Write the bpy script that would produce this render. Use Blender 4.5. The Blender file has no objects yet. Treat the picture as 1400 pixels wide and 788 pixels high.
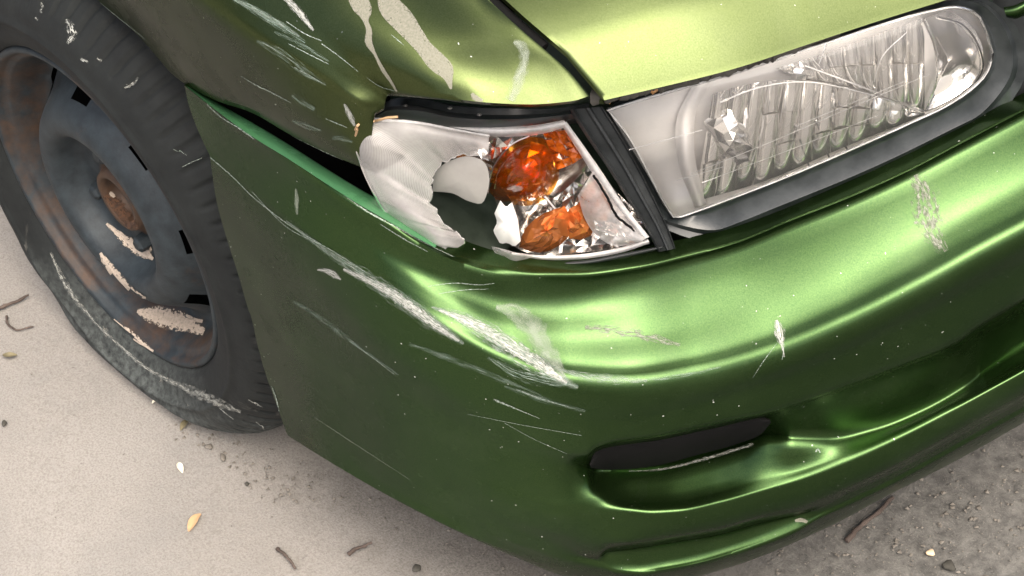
import bpy, bmesh, random
import numpy as np
from math import *
from mathutils import Vector, Matrix
from mathutils.bvhtree import BVHTree
random.seed(7); rng = np.random.default_rng(7)
scn = bpy.context.scene; COL = scn.collection

# ------------------------------------------------------------------ camera, sky, sun, exposure
C0 = np.array([1.62728, -1.341, 1.67902]); YAW, PITCH, ROLL = 2.559754, 0.772482, -0.098228; FP = 2800.0
SUN_EL, SUN_AZ = radians(60), radians(-18)      # azimuth measured from +X towards +Y
def frame_axes():
    d = np.array([cos(YAW)*cos(PITCH), sin(YAW)*cos(PITCH), -sin(PITCH)])
    r = np.cross(d, [0, 0, 1]); r /= np.linalg.norm(r); u = np.cross(r, d)
    c, s = cos(ROLL), sin(ROLL)
    return d, c*r+s*u, -s*r+c*u
D, R, U = frame_axes()
cam = bpy.data.cameras.new('camera'); cam.sensor_width = 36; cam.lens = 36*FP/1400; cam.clip_start = .05; cam.clip_end = 2000
co = bpy.data.objects.new('camera', cam); COL.objects.link(co)
m = Matrix.Identity(4)
for i in range(3):
    m[i][0], m[i][1], m[i][2], m[i][3] = R[i], U[i], -D[i], C0[i]
co.matrix_world = m; scn.camera = co
w = bpy.data.worlds.new("World"); scn.world = w; w.use_nodes = True
nt = w.node_tree; bg = nt.nodes['Background']; sky = nt.nodes.new('ShaderNodeTexSky')
sky.sky_type = 'NISHITA'; sky.sun_disc = False; sky.sun_elevation = SUN_EL; sky.sun_rotation = pi/2 - SUN_AZ
sky.air_density = .8; sky.dust_density = 8; sky.ozone_density = .6
nt.links.new(sky.outputs[0], bg.inputs[0]); bg.inputs[1].default_value = .11
sl = bpy.data.lights.new('sun', 'SUN'); sl.energy = 1.5; sl.angle = radians(54); sl.color = (1, .95, .86)
so = bpy.data.objects.new('sun', sl); COL.objects.link(so)
sd = Vector((cos(SUN_EL)*cos(SUN_AZ), cos(SUN_EL)*sin(SUN_AZ), sin(SUN_EL)))
so.rotation_euler = sd.to_track_quat('Z', 'Y').to_euler(); so.location = sd*20
vs = scn.view_settings; vs.view_transform = 'Standard'; vs.look = 'None'; vs.exposure = 1.42; vs.gamma = 1

# ------------------------------------------------------------------ geometry helpers
def pchip(xs, ys, x):
    xs = np.asarray(xs, float); ys = np.asarray(ys, float); x = np.asarray(x, float); h = np.diff(xs); d = np.diff(ys)/h
    mm = np.zeros(len(xs))
    if len(xs) > 2:
        w1 = 2*h[1:]+h[:-1]; w2 = h[1:]+2*h[:-1]; ok = d[1:]*d[:-1] > 0
        mm[1:-1] = np.where(ok, (w1+w2)/(w1/np.where(ok, d[:-1], 1)+w2/np.where(ok, d[1:], 1)), 0)
    mm[0] = d[0]; mm[-1] = d[-1]
    i = np.clip(np.searchsorted(xs, x)-1, 0, len(h)-1); t = (x-xs[i])/h[i]
    o = (1+2*t)*(1-t)**2*ys[i]+t*(1-t)**2*h[i]*mm[i]+t*t*(3-2*t)*ys[i+1]+t*t*(t-1)*h[i]*mm[i+1]
    o = np.where(x < xs[0], ys[0]+mm[0]*(x-xs[0]), o)
    return np.where(x > xs[-1], ys[-1]+mm[-1]*(x-xs[-1]), o)
def catmull(P, n):
    """n points along a smooth curve through the rows of P"""
    P = np.asarray(P, float)
    s = np.r_[0, np.cumsum(np.sqrt(((np.diff(P[:, :2], axis=0))**2).sum(1)))]
    t = np.linspace(0, s[-1], n)
    h = np.diff(s)
    out = np.empty((n, P.shape[1]))
    d = np.diff(P, axis=0)/h[:, None]
    mm = np.vstack([d[:1], (d[1:]*h[:-1, None]+d[:-1]*h[1:, None])/(h[1:]+h[:-1])[:, None], d[-1:]]) if len(P) > 2 else np.vstack([d, d])
    i = np.clip(np.searchsorted(s, t)-1, 0, len(h)-1); u = ((t-s[i])/h[i])[:, None]; hh = h[i][:, None]
    return (1+2*u)*(1-u)**2*P[i]+u*(1-u)**2*hh*mm[i]+u*u*(3-2*u)*P[i+1]+u*u*(u-1)*hh*mm[i+1]
def polyline(P, n):
    P = np.asarray(P, float); s = np.r_[0, np.cumsum(np.sqrt((np.diff(P[:, :2], axis=0)**2).sum(1)))]; t = np.linspace(0, s[-1], n)
    return np.stack([np.interp(t, s, P[:, k]) for k in range(P.shape[1])], 1)

# plan outline of the car nose (x forward, y to the car's left, metres): every body curve lies a known depth inside it
ox = [-1.6, -.2, .2, .4, .52, .603, .668, .717, .764, .808, .850, .878, .89, .893]
oy = [-.80, -.80, -.80, -.797, -.785, -.755, -.704, -.635, -.568, -.489, -.384, -.26, -.13, 0]
ss = np.r_[0, np.cumsum(np.hypot(np.diff(ox), np.diff(oy)))]; st = np.linspace(1.2, ss[-1], 500)
OX, OY = pchip(ss, ox, st), pchip(ss, oy, st)
kk = np.exp(-np.linspace(-2.5, 2.5, 41)**2/2); kk /= kk.sum()
smooth = lambda a: np.convolve(np.pad(a, 20, mode='reflect', reflect_type='odd'), kk, 'valid')
OX, OY = smooth(OX), smooth(OY)
OUT = np.stack([np.r_[-3, OX, OX[-2::-1], -3], np.r_[-.8, OY, -OY[-2::-1], .8]], 1)
def seg_depth(p, idx):
    a = OUT[idx]; ab = OUT[idx+1]-a; t = np.clip(((p[:, None]-a)*ab).sum(-1)/(ab**2).sum(-1), 0, 1)
    dv = p[:, None]-(a+t[..., None]*ab); dd = (dv**2).sum(-1); i = dd.argmin(1); n = np.arange(len(p)); ab = ab[n, i]
    s = np.sign(dv[n, i, 0]*-ab[:, 1]+dv[n, i, 1]*ab[:, 0]); return s*np.sqrt(dd[n, i])
NEAR = np.r_[0:len(OUT):9]
def depth(p):
    res = []
    for q0 in np.array_split(p, max(1, len(p)//4000)):
        c = NEAR[((q0[:, None]-OUT[NEAR])**2).sum(-1).argmin(1)]
        res.append(seg_depth(q0, np.clip(c[:, None]+np.arange(-10, 10), 0, len(OUT)-2)))
    return np.concatenate(res)
def ray(px, py):
    v = D+R*((px-700)/FP)[..., None]-U*((py-394)/FP)[..., None]
    return v/np.linalg.norm(v, axis=-1, keepdims=True)
def hit(px, py, ins):
    """point of the car body seen at a photo position, at the given depth inside the plan outline"""
    px, py, ins = np.broadcast_arrays(*[np.asarray(a, float) for a in (px, py, ins)])
    sh = px.shape; px, py, ins = px.ravel(), py.ravel(), ins.ravel(); v = ray(px, py); t = np.full(len(px), 1.2)
    act = np.arange(len(px))
    for it in range(40):
        d = depth((C0+v[act]*t[act, None])[:, :2])-ins[act]
        t[act] -= .95*d/np.maximum(np.hypot(v[act, 0], v[act, 1]), .2)
        act = act[abs(d) > 8e-6]
        if not len(act): break
    return (C0+v*t[:, None]).reshape(sh+(3,))
def hitz(px, py, z):
    px, py, z = np.broadcast_arrays(*[np.asarray(a, float) for a in (px, py, z)])
    v = ray(px, py); return C0+v*((z-C0[2])/v[..., 2])[..., None]
def proj(p):
    v = np.asarray(p)-C0; z = v@D; return np.stack([700+FP*(v@R)/z, 394-FP*(v@U)/z], -1)

def mesh(name, V, F, mat, parent=None, smooth=True, uv=None, label=None, sharp=None, orient=True):
    if parent is not None and orient:
        V = np.asarray(V, float); q = [f for f in F if len(f) >= 3]; A = V[[f[0] for f in q]]; nn0 = np.cross(V[[f[1] for f in q]]-A, V[[f[2] for f in q]]-A)
        if (nn0*(A-np.array([.25, -.2, .35]))).sum() < 0: F = [tuple(f)[::-1] for f in F]
    me = bpy.data.meshes.new(name); me.from_pydata([tuple(map(float, v)) for v in V], [], [tuple(map(int, f)) for f in F]); me.update()
    if smooth: me.shade_smooth()
    if sharp and smooth: me.set_sharp_from_angle(angle=radians(sharp))
    if uv is not None:
        l = me.uv_layers.new(name='UVMap'); idx = np.empty(len(me.loops), int); me.loops.foreach_get('vertex_index', idx)
        l.data.foreach_set('uv', np.asarray(uv, float)[idx].ravel())
    o = bpy.data.objects.new(name, me); COL.objects.link(o); o.data.materials.append(mat)
    if parent: o.parent = parent
    if label: o['label'] = label
    return o
def gridF(nr, nc, off=0, closed=False):
    F = []
    for i in range(nr-1):
        for j in range(nc-1 if not closed else nc):
            a = off+i*nc+j; b = off+i*nc+(j+1) % nc
            F.append((a, b, b+nc, a+nc))
    return F
def grid(name, G, mat, parent=None, flip=False, smooth=True, sharp=None, label=None, uv=False):
    nr, nc = G.shape[:2]; F = gridF(nr, nc)
    if flip: F = [f[::-1] for f in F]
    u = None
    if uv: u = np.stack(np.meshgrid(np.linspace(0, 1, nc), np.linspace(0, 1, nr)), -1).reshape(-1, 2)
    return mesh(name, G.reshape(-1, 3), F, mat, parent, smooth, u, label, sharp)
def tube(name, P, r, mat, parent=None, n=8, label=None, closed=False):
    P = np.asarray(P, float); r = np.broadcast_to(np.asarray(r, float), (len(P),)); V = []
    for i in range(len(P)):
        t = P[min(i+1, len(P)-1)]-P[max(i-1, 0)]
        if closed: t = P[(i+1) % len(P)]-P[i-1]
        t = t/(np.linalg.norm(t)+1e-12); a = np.cross(t, [0, 0, 1]); 
        if np.linalg.norm(a) < .1: a = np.cross(t, [0, 1, 0])
        a /= np.linalg.norm(a); b = np.cross(a, t)
        for k in range(n):
            an = 2*pi*k/n; V.append(P[i]+r[i]*(cos(an)*a+sin(an)*b))
    F = gridF(len(P), n, 0, True)
    if closed: F += [((len(P)-1)*n+k, (len(P)-1)*n+(k+1) % n, (k+1) % n, k) for k in range(n)]
    else: F += [tuple(range(n))[::-1], tuple(range((len(P)-1)*n, len(P)*n))]
    return mesh(name, V, F, mat, parent, True, None, label, 60, False)
def blob(name, loop, ie, ic, mat, parent=None, rings=6, n=48, power=2, smooth=True, jit=0, centre=None, label=None, skirt=.0, straight=False):
    """closed outline filled as a dome (ic < ie) or a bowl (ic > ie)"""
    L = np.vstack([loop, loop[:1]]); L = (polyline(L, n+1) if straight else catmull(L, n+1))[:-1]
    c = L.mean(0) if centre is None else np.array(centre, float)
    PX, I = [], []
    for k in range(rings+1):
        f = 1-k/rings*(1 if k < rings else .98)
        PX.append(c+(L-c)*f); e = ie if np.isscalar(ie) else np.asarray(ie)
        I.append(np.full(n, ic+(ie-ic)*f**power) + (rng.uniform(-jit, jit, n) if k else 0))
    PX = np.array(PX); I = np.array(I); G = hit(PX[..., 0], PX[..., 1], I)
    V = G.reshape(-1, 3); F = gridF(rings+1, n, 0, True); F.append(tuple(range(rings*n, rings*n+n)))
    if skirt:
        S = hit(L[:, 0], L[:, 1], ie+skirt); S = G[0]+(S-G[0])*1.0
        # the edge is turned straight inward, away from the outline
        S = G[0].copy(); c2 = np.array([.3, 0, .55])-G[0]; c2 /= np.linalg.norm(c2, axis=1, keepdims=True); S = S+c2*skirt
        o = len(V); V = np.vstack([V, S]); F += [(o+(k+1) % n, (k+1) % n, k, o+k)[::-1] for k in range(n)]
    return mesh(name, V, F, mat, parent, smooth, None, label, 50 if smooth else None)
def rails(name, A, B, mat, parent=None, n=40, k=8, bulge=0, label=None, uv=True, off=0, sharp=None, straight=False):
    """surface between two outline curves given as (photo x, photo y, depth)"""
    f = polyline if straight else catmull
    a, b = f(A, n), f(B, n); v = np.linspace(0, 1, k)[:, None, None]
    Q = a[None]*(1-v)+b[None]*v; Q[..., 2] -= bulge*4*(v*(1-v))[..., 0]+off
    return grid(name, hit(Q[..., 0], Q[..., 1], Q[..., 2]), mat, parent, uv=uv, label=label, sharp=sharp)

# ------------------------------------------------------------------ materials
def mat(name): 
    mm = bpy.data.materials.new(name); mm.use_nodes = True; n = mm.node_tree; n.nodes.clear()
    o = n.nodes.new('ShaderNodeOutputMaterial'); p = n.nodes.new('ShaderNodeBsdfPrincipled'); n.links.new(p.outputs[0], o.inputs[0])
    return mm, n, p, o
def nd(n, t, ins=None, **kw):
    x = n.nodes.new(t)
    for k, v in kw.items(): setattr(x, k, v)
    for k, v in (ins or {}).items():
        if isinstance(v, bpy.types.NodeSocket): n.links.new(v, x.inputs[k])
        else: x.inputs[k].default_value = v
    return x
def noise(n, scale, detail=4, rough=.55, vec=None, dist=0):
    x = nd(n, 'ShaderNodeTexNoise', {'Scale': scale, 'Detail': detail, 'Roughness': rough, 'Distortion': dist})
    if vec is not None: n.links.new(vec, x.inputs['Vector'])
    return x.outputs['Fac']
def coords(n, kind='Object'): return nd(n, 'ShaderNodeTexCoord').outputs[kind]
def scaled(n, vec, s, rot=(0, 0, 0)):
    return nd(n, 'ShaderNodeMapping', {'Vector': vec, 'Scale': s, 'Rotation': rot}).outputs[0]
def ramp(n, fac, stops):
    r = nd(n, 'ShaderNodeValToRGB', {0: fac}); e = r.color_ramp.elements
    while len(e) < len(stops): e.new(.5)
    for x, (p, c) in zip(e, stops):
        x.position = p; x.color = (c, c, c, 1) if np.isscalar(c) else (*c, 1)
    return r.outputs[0]
def mixc(n, f, a, b, bt='MIX'):
    x = nd(n, 'ShaderNodeMix', data_type='RGBA', blend_type=bt)
    for i, v in ((0, f), (6, a), (7, b)):
        if isinstance(v, bpy.types.NodeSocket): n.links.new(v, x.inputs[i])
        else: x.inputs[i].default_value = v if np.isscalar(v) else (*v, 1)
    return x.outputs[2]
def maths(n, op, a, b=0.0, c=0.0):
    x = nd(n, 'ShaderNodeMath', operation=op)
    for i, v in enumerate((a, b, c)):
        if isinstance(v, bpy.types.NodeSocket): n.links.new(v, x.inputs[i])
        else: x.inputs[i].default_value = v
    return x.outputs[0]
def bump(n, h, strength, dist=.001): return nd(n, 'ShaderNodeBump', {'Height': h, 'Strength': strength, 'Distance': dist}).outputs[0]

def paint(name, col, fleck, metallic=.96, rough=.33):
    mm, n, p, o = mat(name); g = coords(n)
    fl = noise(n, 900, 2, .6, g); dirt_shade = noise(n, 9, 6, .65, g); sp = noise(n, 260, 1, .5, g); spz = noise(n, 7, 2, .5, g)
    c = mixc(n, ramp(n, fl, [(.15, 0), (.85, 1)]), col, fleck)
    dust = maths(n, 'MULTIPLY', ramp(n, dirt_shade, [(.5, 0), (.85, 1)]), .035)
    c = mixc(n, dust, c, (.33, .33, .28))
    spk = maths(n, 'MULTIPLY', ramp(n, sp, [(.775, 0), (.81, 1)]), ramp(n, spz, [(.4, .2), (.6, 1)]))
    c = mixc(n, spk, c, (.62, .64, .58))
    n.links.new(c, p.inputs['Base Color'])
    n.links.new(maths(n, 'MULTIPLY', maths(n, 'SUBTRACT', 1.0, maths(n, 'ADD', maths(n, 'MULTIPLY', dust, 3.0), spk)), metallic), p.inputs['Metallic'])
    n.links.new(maths(n, 'ADD', maths(n, 'MULTIPLY', dirt_shade, .12), rough-.05), p.inputs['Roughness'])
    p.inputs['Specular Tint'].default_value = (.10, .20, .10, 1)
    p.inputs['Coat Weight'].default_value = .55; p.inputs['Coat IOR'].default_value = 1.32
    n.links.new(ramp(n, noise(n, 30, 5, .6, g), [(.3, .16), (.75, .34)]), p.inputs['Coat Roughness'])
    n.links.new(bump(n, fl, .035, .0004), p.inputs['Normal'])
    return mm
M = {}
M['paint_bumper'] = paint('bumper_paint', (.020, .056, .015), (.064, .112, .034))
M['paint_body'] = paint('body_paint', (.042, .060, .015), (.080, .100, .036))
M['paint_edge'] = paint('edge_paint', (.07, .24, .10), (.11, .31, .14), .3, .4)

def plastic(name, col, rough=.5, var=.5, scratch=0):
    mm, n, p, o = mat(name); g = coords(n); a = noise(n, 40, 6, .65, g)
    n.links.new(mixc(n, ramp(n, a, [(.35, 0), (.75, 1)]), col, tuple(min(1, c*(1+var)+.02*var) for c in col)), p.inputs['Base Color'])
    n.links.new(maths(n, 'ADD', maths(n, 'MULTIPLY', a, .3), rough-.15), p.inputs['Roughness'])
    n.links.new(bump(n, noise(n, 500, 3, .6, g), .15, .0005), p.inputs['Normal']); return mm
M['black'] = plastic('black_plastic', (.008, .010, .011), .6, .8)
M['gloss_black'] = plastic('bezel_plastic', (.012, .015, .016), .34, .8)
M['dark'] = plastic('dark_inside', (.004, .004, .004), .9, .1)
M['dark'].node_tree.nodes['Principled BSDF'].inputs['Specular IOR Level'].default_value = .1
M['seal'] = plastic('crumbling_rubber', (.030, .027, .022), .8, 1.6)
M['grey_plate'] = plastic('grey_plate', (.29, .28, .26), .45, .2)
M['white_shard'] = plastic('white_shard', (.80, .79, .76), .3, .1)
M['brown_seal'] = plastic('old_glue', (.30, .15, .05), .6, .6)
M['twig'] = plastic('twig_bark', (.045, .032, .025), .9, 1.2)
M['stone'] = plastic('pebble', (.10, .09, .075), .9, 1.0)
M['pale_stone'] = plastic('pale_crumb', (.55, .42, .28), .8, .5)
M['crumb'] = plastic('dark_crumb', (.030, .028, .022), .9, 1.0)
M['husk'] = plastic('husk', (.36, .23, .12), .7, .5)
M['petal'] = plastic('petal', (.72, .66, .52), .7, .2)
M['leaf'] = plastic('dry_leaf', (.10, .085, .045), .8, 1.0)

def chrome(name, col, rough, metal=.92):
    mm, n, p, o = mat(name); g = coords(n); p.inputs['Metallic'].default_value = metal
    a = noise(n, 25, 5, .6, g)
    n.links.new(mixc(n, ramp(n, a, [(.35, 0), (.8, 1)]), col, tuple(c*.8 for c in col)), p.inputs['Base Color'])
    n.links.new(maths(n, 'ADD', maths(n, 'MULTIPLY', a, .2), rough-.08), p.inputs['Roughness']); return mm
M['chrome'] = chrome('reflector_chrome', (.95, .93, .90), .10, .95)
M['haze_chrome'] = chrome('dusty_chrome', (.90, .87, .84), .34, .3)

def lens(name, tint, haze, hcol, rib=0, rough=.08, frf=.9):
    mm, n, p, o = mat(name); n.nodes.remove(p); g = coords(n)
    nz = noise(n, 60, 6, .65, g); N = None
    if rib:
        wv = nd(n, 'ShaderNodeTexWave', {'Vector': coords(n, 'UV'), 'Scale': rib, 'Distortion': 1.6, 'Detail': 2.5}, wave_type='BANDS', bands_direction='Y')
        N = bump(n, wv.outputs['Fac'], .22, .002)
    tr = nd(n, 'ShaderNodeBsdfTransparent', {'Color': (*tint, 1)}); gl = nd(n, 'ShaderNodeBsdfGlossy', {'Roughness': rough})
    df = nd(n, 'ShaderNodeBsdfDiffuse', {'Color': (*hcol, 1)}); tl = nd(n, 'ShaderNodeBsdfTranslucent', {'Color': (*hcol, 1)})
    fr = nd(n, 'ShaderNodeFresnel', {'IOR': 1.5})
    if N is not None:
        for x in (gl, df, fr): n.links.new(N, x.inputs['Normal'])
    hz = ramp(n, nz, [(.3, max(0, haze*.6)), (.75, min(1, haze*1.3))])
    if rib: hz = maths(n, 'ADD', maths(n, 'MULTIPLY', hz, .35), ramp(n, wv.outputs['Fac'], [(.2, haze*.42), (.6, haze*.70)]))
    md = nd(n, 'ShaderNodeMixShader', {0: .35, 1: df.outputs[0], 2: tl.outputs[0]})
    m1 = nd(n, 'ShaderNodeMixShader', {0: hz, 1: tr.outputs[0], 2: md.outputs[0]})
    m2 = nd(n, 'ShaderNodeMixShader', {0: maths(n, 'MULTIPLY', fr.outputs[0], frf), 1: m1.outputs[0], 2: gl.outputs[0]})
    n.links.new(m2.outputs[0], o.inputs[0]); return mm
M['lens'] = lens('headlight_lens', (.99, .99, .98), .075, (.92, .89, .86))
M['rib_lens'] = lens('ribbed_lens', (.98, .96, .95), .44, (.95, .92, .90), 15)
M['shard'] = lens('broken_lens', (.92, .92, .91), .40, (.85, .83, .82))
M['edge_lens'] = lens('lens_edge', (.9, .9, .9), .75, (.86, .85, .84))

M['amber_glass'] = lens('amber_glass', (.95, .40, .05), .22, (.60, .15, .012))
M['amber_chrome'] = chrome('amber_bulb_and_reflection', (.95, .48, .12), .15, .8)
M['pocket'] = plastic('lamp_pocket_paint', (.020, .030, .020), .6, .8)
M['inside_green'] = plastic('inside_green', (.022, .042, .024), .6, .8)
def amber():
    mm, n, p, o = mat('amber_reflection'); g = coords(n); a = noise(n, 45, 4, .6, g)  # amber of the bulb's reflection, put into the facet colour
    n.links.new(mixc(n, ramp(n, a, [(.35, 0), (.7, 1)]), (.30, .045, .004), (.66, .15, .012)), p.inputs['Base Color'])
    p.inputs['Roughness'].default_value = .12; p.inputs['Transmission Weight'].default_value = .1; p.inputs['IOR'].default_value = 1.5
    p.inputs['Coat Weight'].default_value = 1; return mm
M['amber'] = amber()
M['amber_pale'] = chrome('reflected_amber', (.60, .19, .05), .22, .6)  # paler amber of the bulb's mirror image, put into the colour

def rubber():
    mm, n, p, o = mat('tyre_rubber'); g = coords(n, 'Object'); a = noise(n, 22, 8, .7, g); b = noise(n, 120, 5, .7, g)
    z = nd(n, 'ShaderNodeSeparateXYZ', {0: g}).outputs[2]
    low = ramp(n, maths(n, 'ADD', z, maths(n, 'MULTIPLY', maths(n, 'SUBTRACT', a, .5), .10)), [(.02, 1), (.12, 0)])
    c = mixc(n, ramp(n, a, [(.3, 0), (.7, 1)]), (.0045, .0056, .0060), (.0130, .0156, .0152))
    c = mixc(n, maths(n, 'MULTIPLY', low, ramp(n, b, [(.30, 0), (.62, .85)])), c, (.095, .106, .100))
    sm = ramp(n, noise(n, 9, 8, .75, g, .6), [(.62, 0), (.70, 1)])
    c = mixc(n, maths(n, 'MULTIPLY', sm, maths(n, 'ADD', maths(n, 'MULTIPLY', low, .7), .12)), c, (.42, .39, .33))
    n.links.new(c, p.inputs['Base Color']); p.inputs['Roughness'].default_value = .8; p.inputs['Specular IOR Level'].default_value = .3
    n.links.new(bump(n, maths(n, 'ADD', a, maths(n, 'MULTIPLY', b, .5)), .35, .003), p.inputs['Normal']); return mm
M['tyre'] = rubber()
def steel():
    mm, n, p, o = mat('rusty_wheel_steel'); g = coords(n, 'Object'); a = noise(n, 14, 8, .7, g); b = noise(n, 55, 6, .7, g)
    at = nd(n, 'ShaderNodeAttribute', attribute_name='rust').outputs['Fac']
    c = mixc(n, ramp(n, b, [(.3, 0), (.7, 1)]), (.007, .011, .014), (.024, .034, .040))
    r = ramp(n, maths(n, 'ADD', maths(n, 'MULTIPLY', maths(n, 'SUBTRACT', a, .5), 1.6), at), [(.42, 0), (.75, 1)])
    c = mixc(n, r, c, mixc(n, b, (.022, .015, .010), (.085, .042, .020)))
    n.links.new(c, p.inputs['Base Color']); p.inputs['Roughness'].default_value = .62; p.inputs['Metallic'].default_value = .15
    n.links.new(bump(n, b, .35, .002), p.inputs['Normal']); return mm
M['steel'] = steel()

def wear(name, col, lo, hi, su, sv, col2=None, edge=.5, rough=.6, amax=1.0):
    """paint damage with its own ragged outline: streaks run along the mark"""
    mm, n, p, o = mat(name); uv = coords(n, 'UV'); s = nd(n, 'ShaderNodeSeparateXYZ', {0: uv})
    a = noise(n, 1.0, 6, .68, scaled(n, uv, (su, sv, 1)), .3)
    v = maths(n, 'ABSOLUTE', maths(n, 'SUBTRACT', maths(n, 'MULTIPLY', s.outputs[1], 2.0), 1.0))
    a2 = maths(n, 'SUBTRACT', a, maths(n, 'MULTIPLY', maths(n, 'POWER', v, 2.0), edge))
    al = maths(n, 'MULTIPLY', ramp(n, a2, [(lo, 0), (hi, 1)]), amax)
    c = mixc(n, ramp(n, noise(n, 1.0, 5, .6, scaled(n, uv, (su*1.7, sv*1.3, 1))), [(.35, 0), (.65, 1)]), col, col2 or col)
    n.links.new(c, p.inputs['Base Color']); n.links.new(al, p.inputs['Alpha']); p.inputs['Roughness'].default_value = rough
    return mm
M['scuff'] = wear('pale_scuff', (.32, .335, .295), .38, .66, 7, 20, (.10, .18, .13), .30)
M['streak'] = wear('fine_streaks', (.38, .45, .38), .46, .64, 3.5, 16, (.16, .26, .20), .25, .6, .7)
M['scratch'] = wear('scratch', (.44, .47, .41), .36, .60, 26, 2.5, (.18, .27, .22), .25)
M['film'] = wear('flaking_lacquer', (.17, .17, .125), .16, .36, 20, 6, (.25, .24, .19), .14, .6, .72)
M['primer'] = wear('bare_primer', (.44, .44, .40), .36, .54, 12, 14, (.28, .30, .27), .30)
M['mud'] = wear('dried_mud', (.44, .37, .30), .30, .40, 18, 5, (.30, .25, .20), .26, .9, .92)
M['dust'] = wear('grey_dust', (.34, .34, .30), .36, .60, 14, 4, (.26, .27, .25), .3, .9, .7)
M['splat'] = wear('white_splatter', (.36, .37, .34), .46, .56, 14, 7, None, .2, .8)
M['bruise'] = wear('abrasion', (.30, .31, .25), .42, .56, 7, 8, (.08, .09, .06), .22, .7, .85)
M['veil'] = wear('crease_highlight', (.30, .34, .27), .22, .6, 5, 3, None, .45, .5, .5)

def ground_mat():
    mm, n, p, o = mat('concrete'); g = coords(n, 'Object'); x = nd(n, 'ShaderNodeSeparateXYZ', {0: g})
    a = noise(n, 2.2, 6, .6, g); b = noise(n, 60, 6, .7, g); f = noise(n, 420, 3, .7, g); mid = noise(n, 11, 6, .65, g)
    c = mixc(n, ramp(n, a, [(.3, 0), (.7, 1)]), (.224, .210, .190), (.284, .269, .247))
    c = mixc(n, maths(n, 'MULTIPLY', ramp(n, noise(n, 5.5, 5, .6, g), [(.48, 0), (.68, 1)]), .6), c, (.195, .190, .180))
    c = mixc(n, maths(n, 'MULTIPLY', ramp(n, f, [(.36, 1), (.58, 0)]), .55), c, (.14, .125, .105))
    c = mixc(n, maths(n, 'MULTIPLY', ramp(n, noise(n, 190, 2, .5, g), [(.70, 0), (.76, 1)]), .5), c, (.09, .08, .07))
    c = mixc(n, ramp(n, b, [(.64, 0), (.74, .5)]), c, (.16, .145, .125))
    # oil-dark, gravelly stretch in front of the bumper, with the car's shadow painted in
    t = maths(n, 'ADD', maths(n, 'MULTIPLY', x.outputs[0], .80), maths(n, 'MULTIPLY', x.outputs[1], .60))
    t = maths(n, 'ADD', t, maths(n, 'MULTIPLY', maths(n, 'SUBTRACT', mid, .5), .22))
    stain_shade = ramp(n, t, [(.06, 0), (.34, 1)])
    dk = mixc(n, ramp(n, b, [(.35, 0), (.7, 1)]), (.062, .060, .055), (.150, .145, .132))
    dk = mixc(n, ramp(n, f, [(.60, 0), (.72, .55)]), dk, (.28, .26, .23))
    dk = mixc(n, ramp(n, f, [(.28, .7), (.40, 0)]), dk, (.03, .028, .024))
    # wind-blown dirt under the car's edge, darkened further to paint in contact shade
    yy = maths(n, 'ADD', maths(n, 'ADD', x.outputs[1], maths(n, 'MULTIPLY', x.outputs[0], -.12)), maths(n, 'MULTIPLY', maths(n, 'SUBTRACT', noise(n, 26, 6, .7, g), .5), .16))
    dirt_shade = maths(n, 'MULTIPLY', maths(n, 'MULTIPLY', ramp(n, maths(n, 'ADD', yy, 1.0), [(.175, 0), (.30, 1)]), ramp(n, x.outputs[0], [(.12, 0), (.30, 1)])), .85)
    c = mixc(n, dirt_shade, c, mixc(n, ramp(n, f, [(.35, 0), (.7, 1)]), (.060, .054, .045), (.15, .135, .115)))
    c = mixc(n, stain_shade, c, dk)
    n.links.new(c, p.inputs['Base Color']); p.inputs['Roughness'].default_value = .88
    h = maths(n, 'ADD', maths(n, 'MULTIPLY', f, .5), b)
    n.links.new(bump(n, h, .5, .004), p.inputs['Normal']); return mm
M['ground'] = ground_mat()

# ------------------------------------------------------------------ ground
V = []; xs = np.r_[-400, -60, -10, -3, np.linspace(-1.5, 2.5, 120), 5, 12, 60, 400]; ys = np.r_[-400, -60, -10, -4, np.linspace(-2.5, 1.5, 120), 3, 10, 60, 400]
X, Y = np.meshgrid(xs, ys); near = (np.exp(-((X-.4)**2+(Y+.6)**2)/1.5))
Z = near*.0022*(np.sin(X*9+1.3*np.sin(Y*7))+np.sin(Y*13+X*4))*.5
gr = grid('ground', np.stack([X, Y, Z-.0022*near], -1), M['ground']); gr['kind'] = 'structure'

# ------------------------------------------------------------------ car
car = bpy.data.objects.new('damaged_car', None); COL.objects.link(car); car.empty_display_size = .3
car['label'] = 'green car with scraped bumper, smashed corner lamp and a flat front tyre'; car['category'] = 'car'

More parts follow.
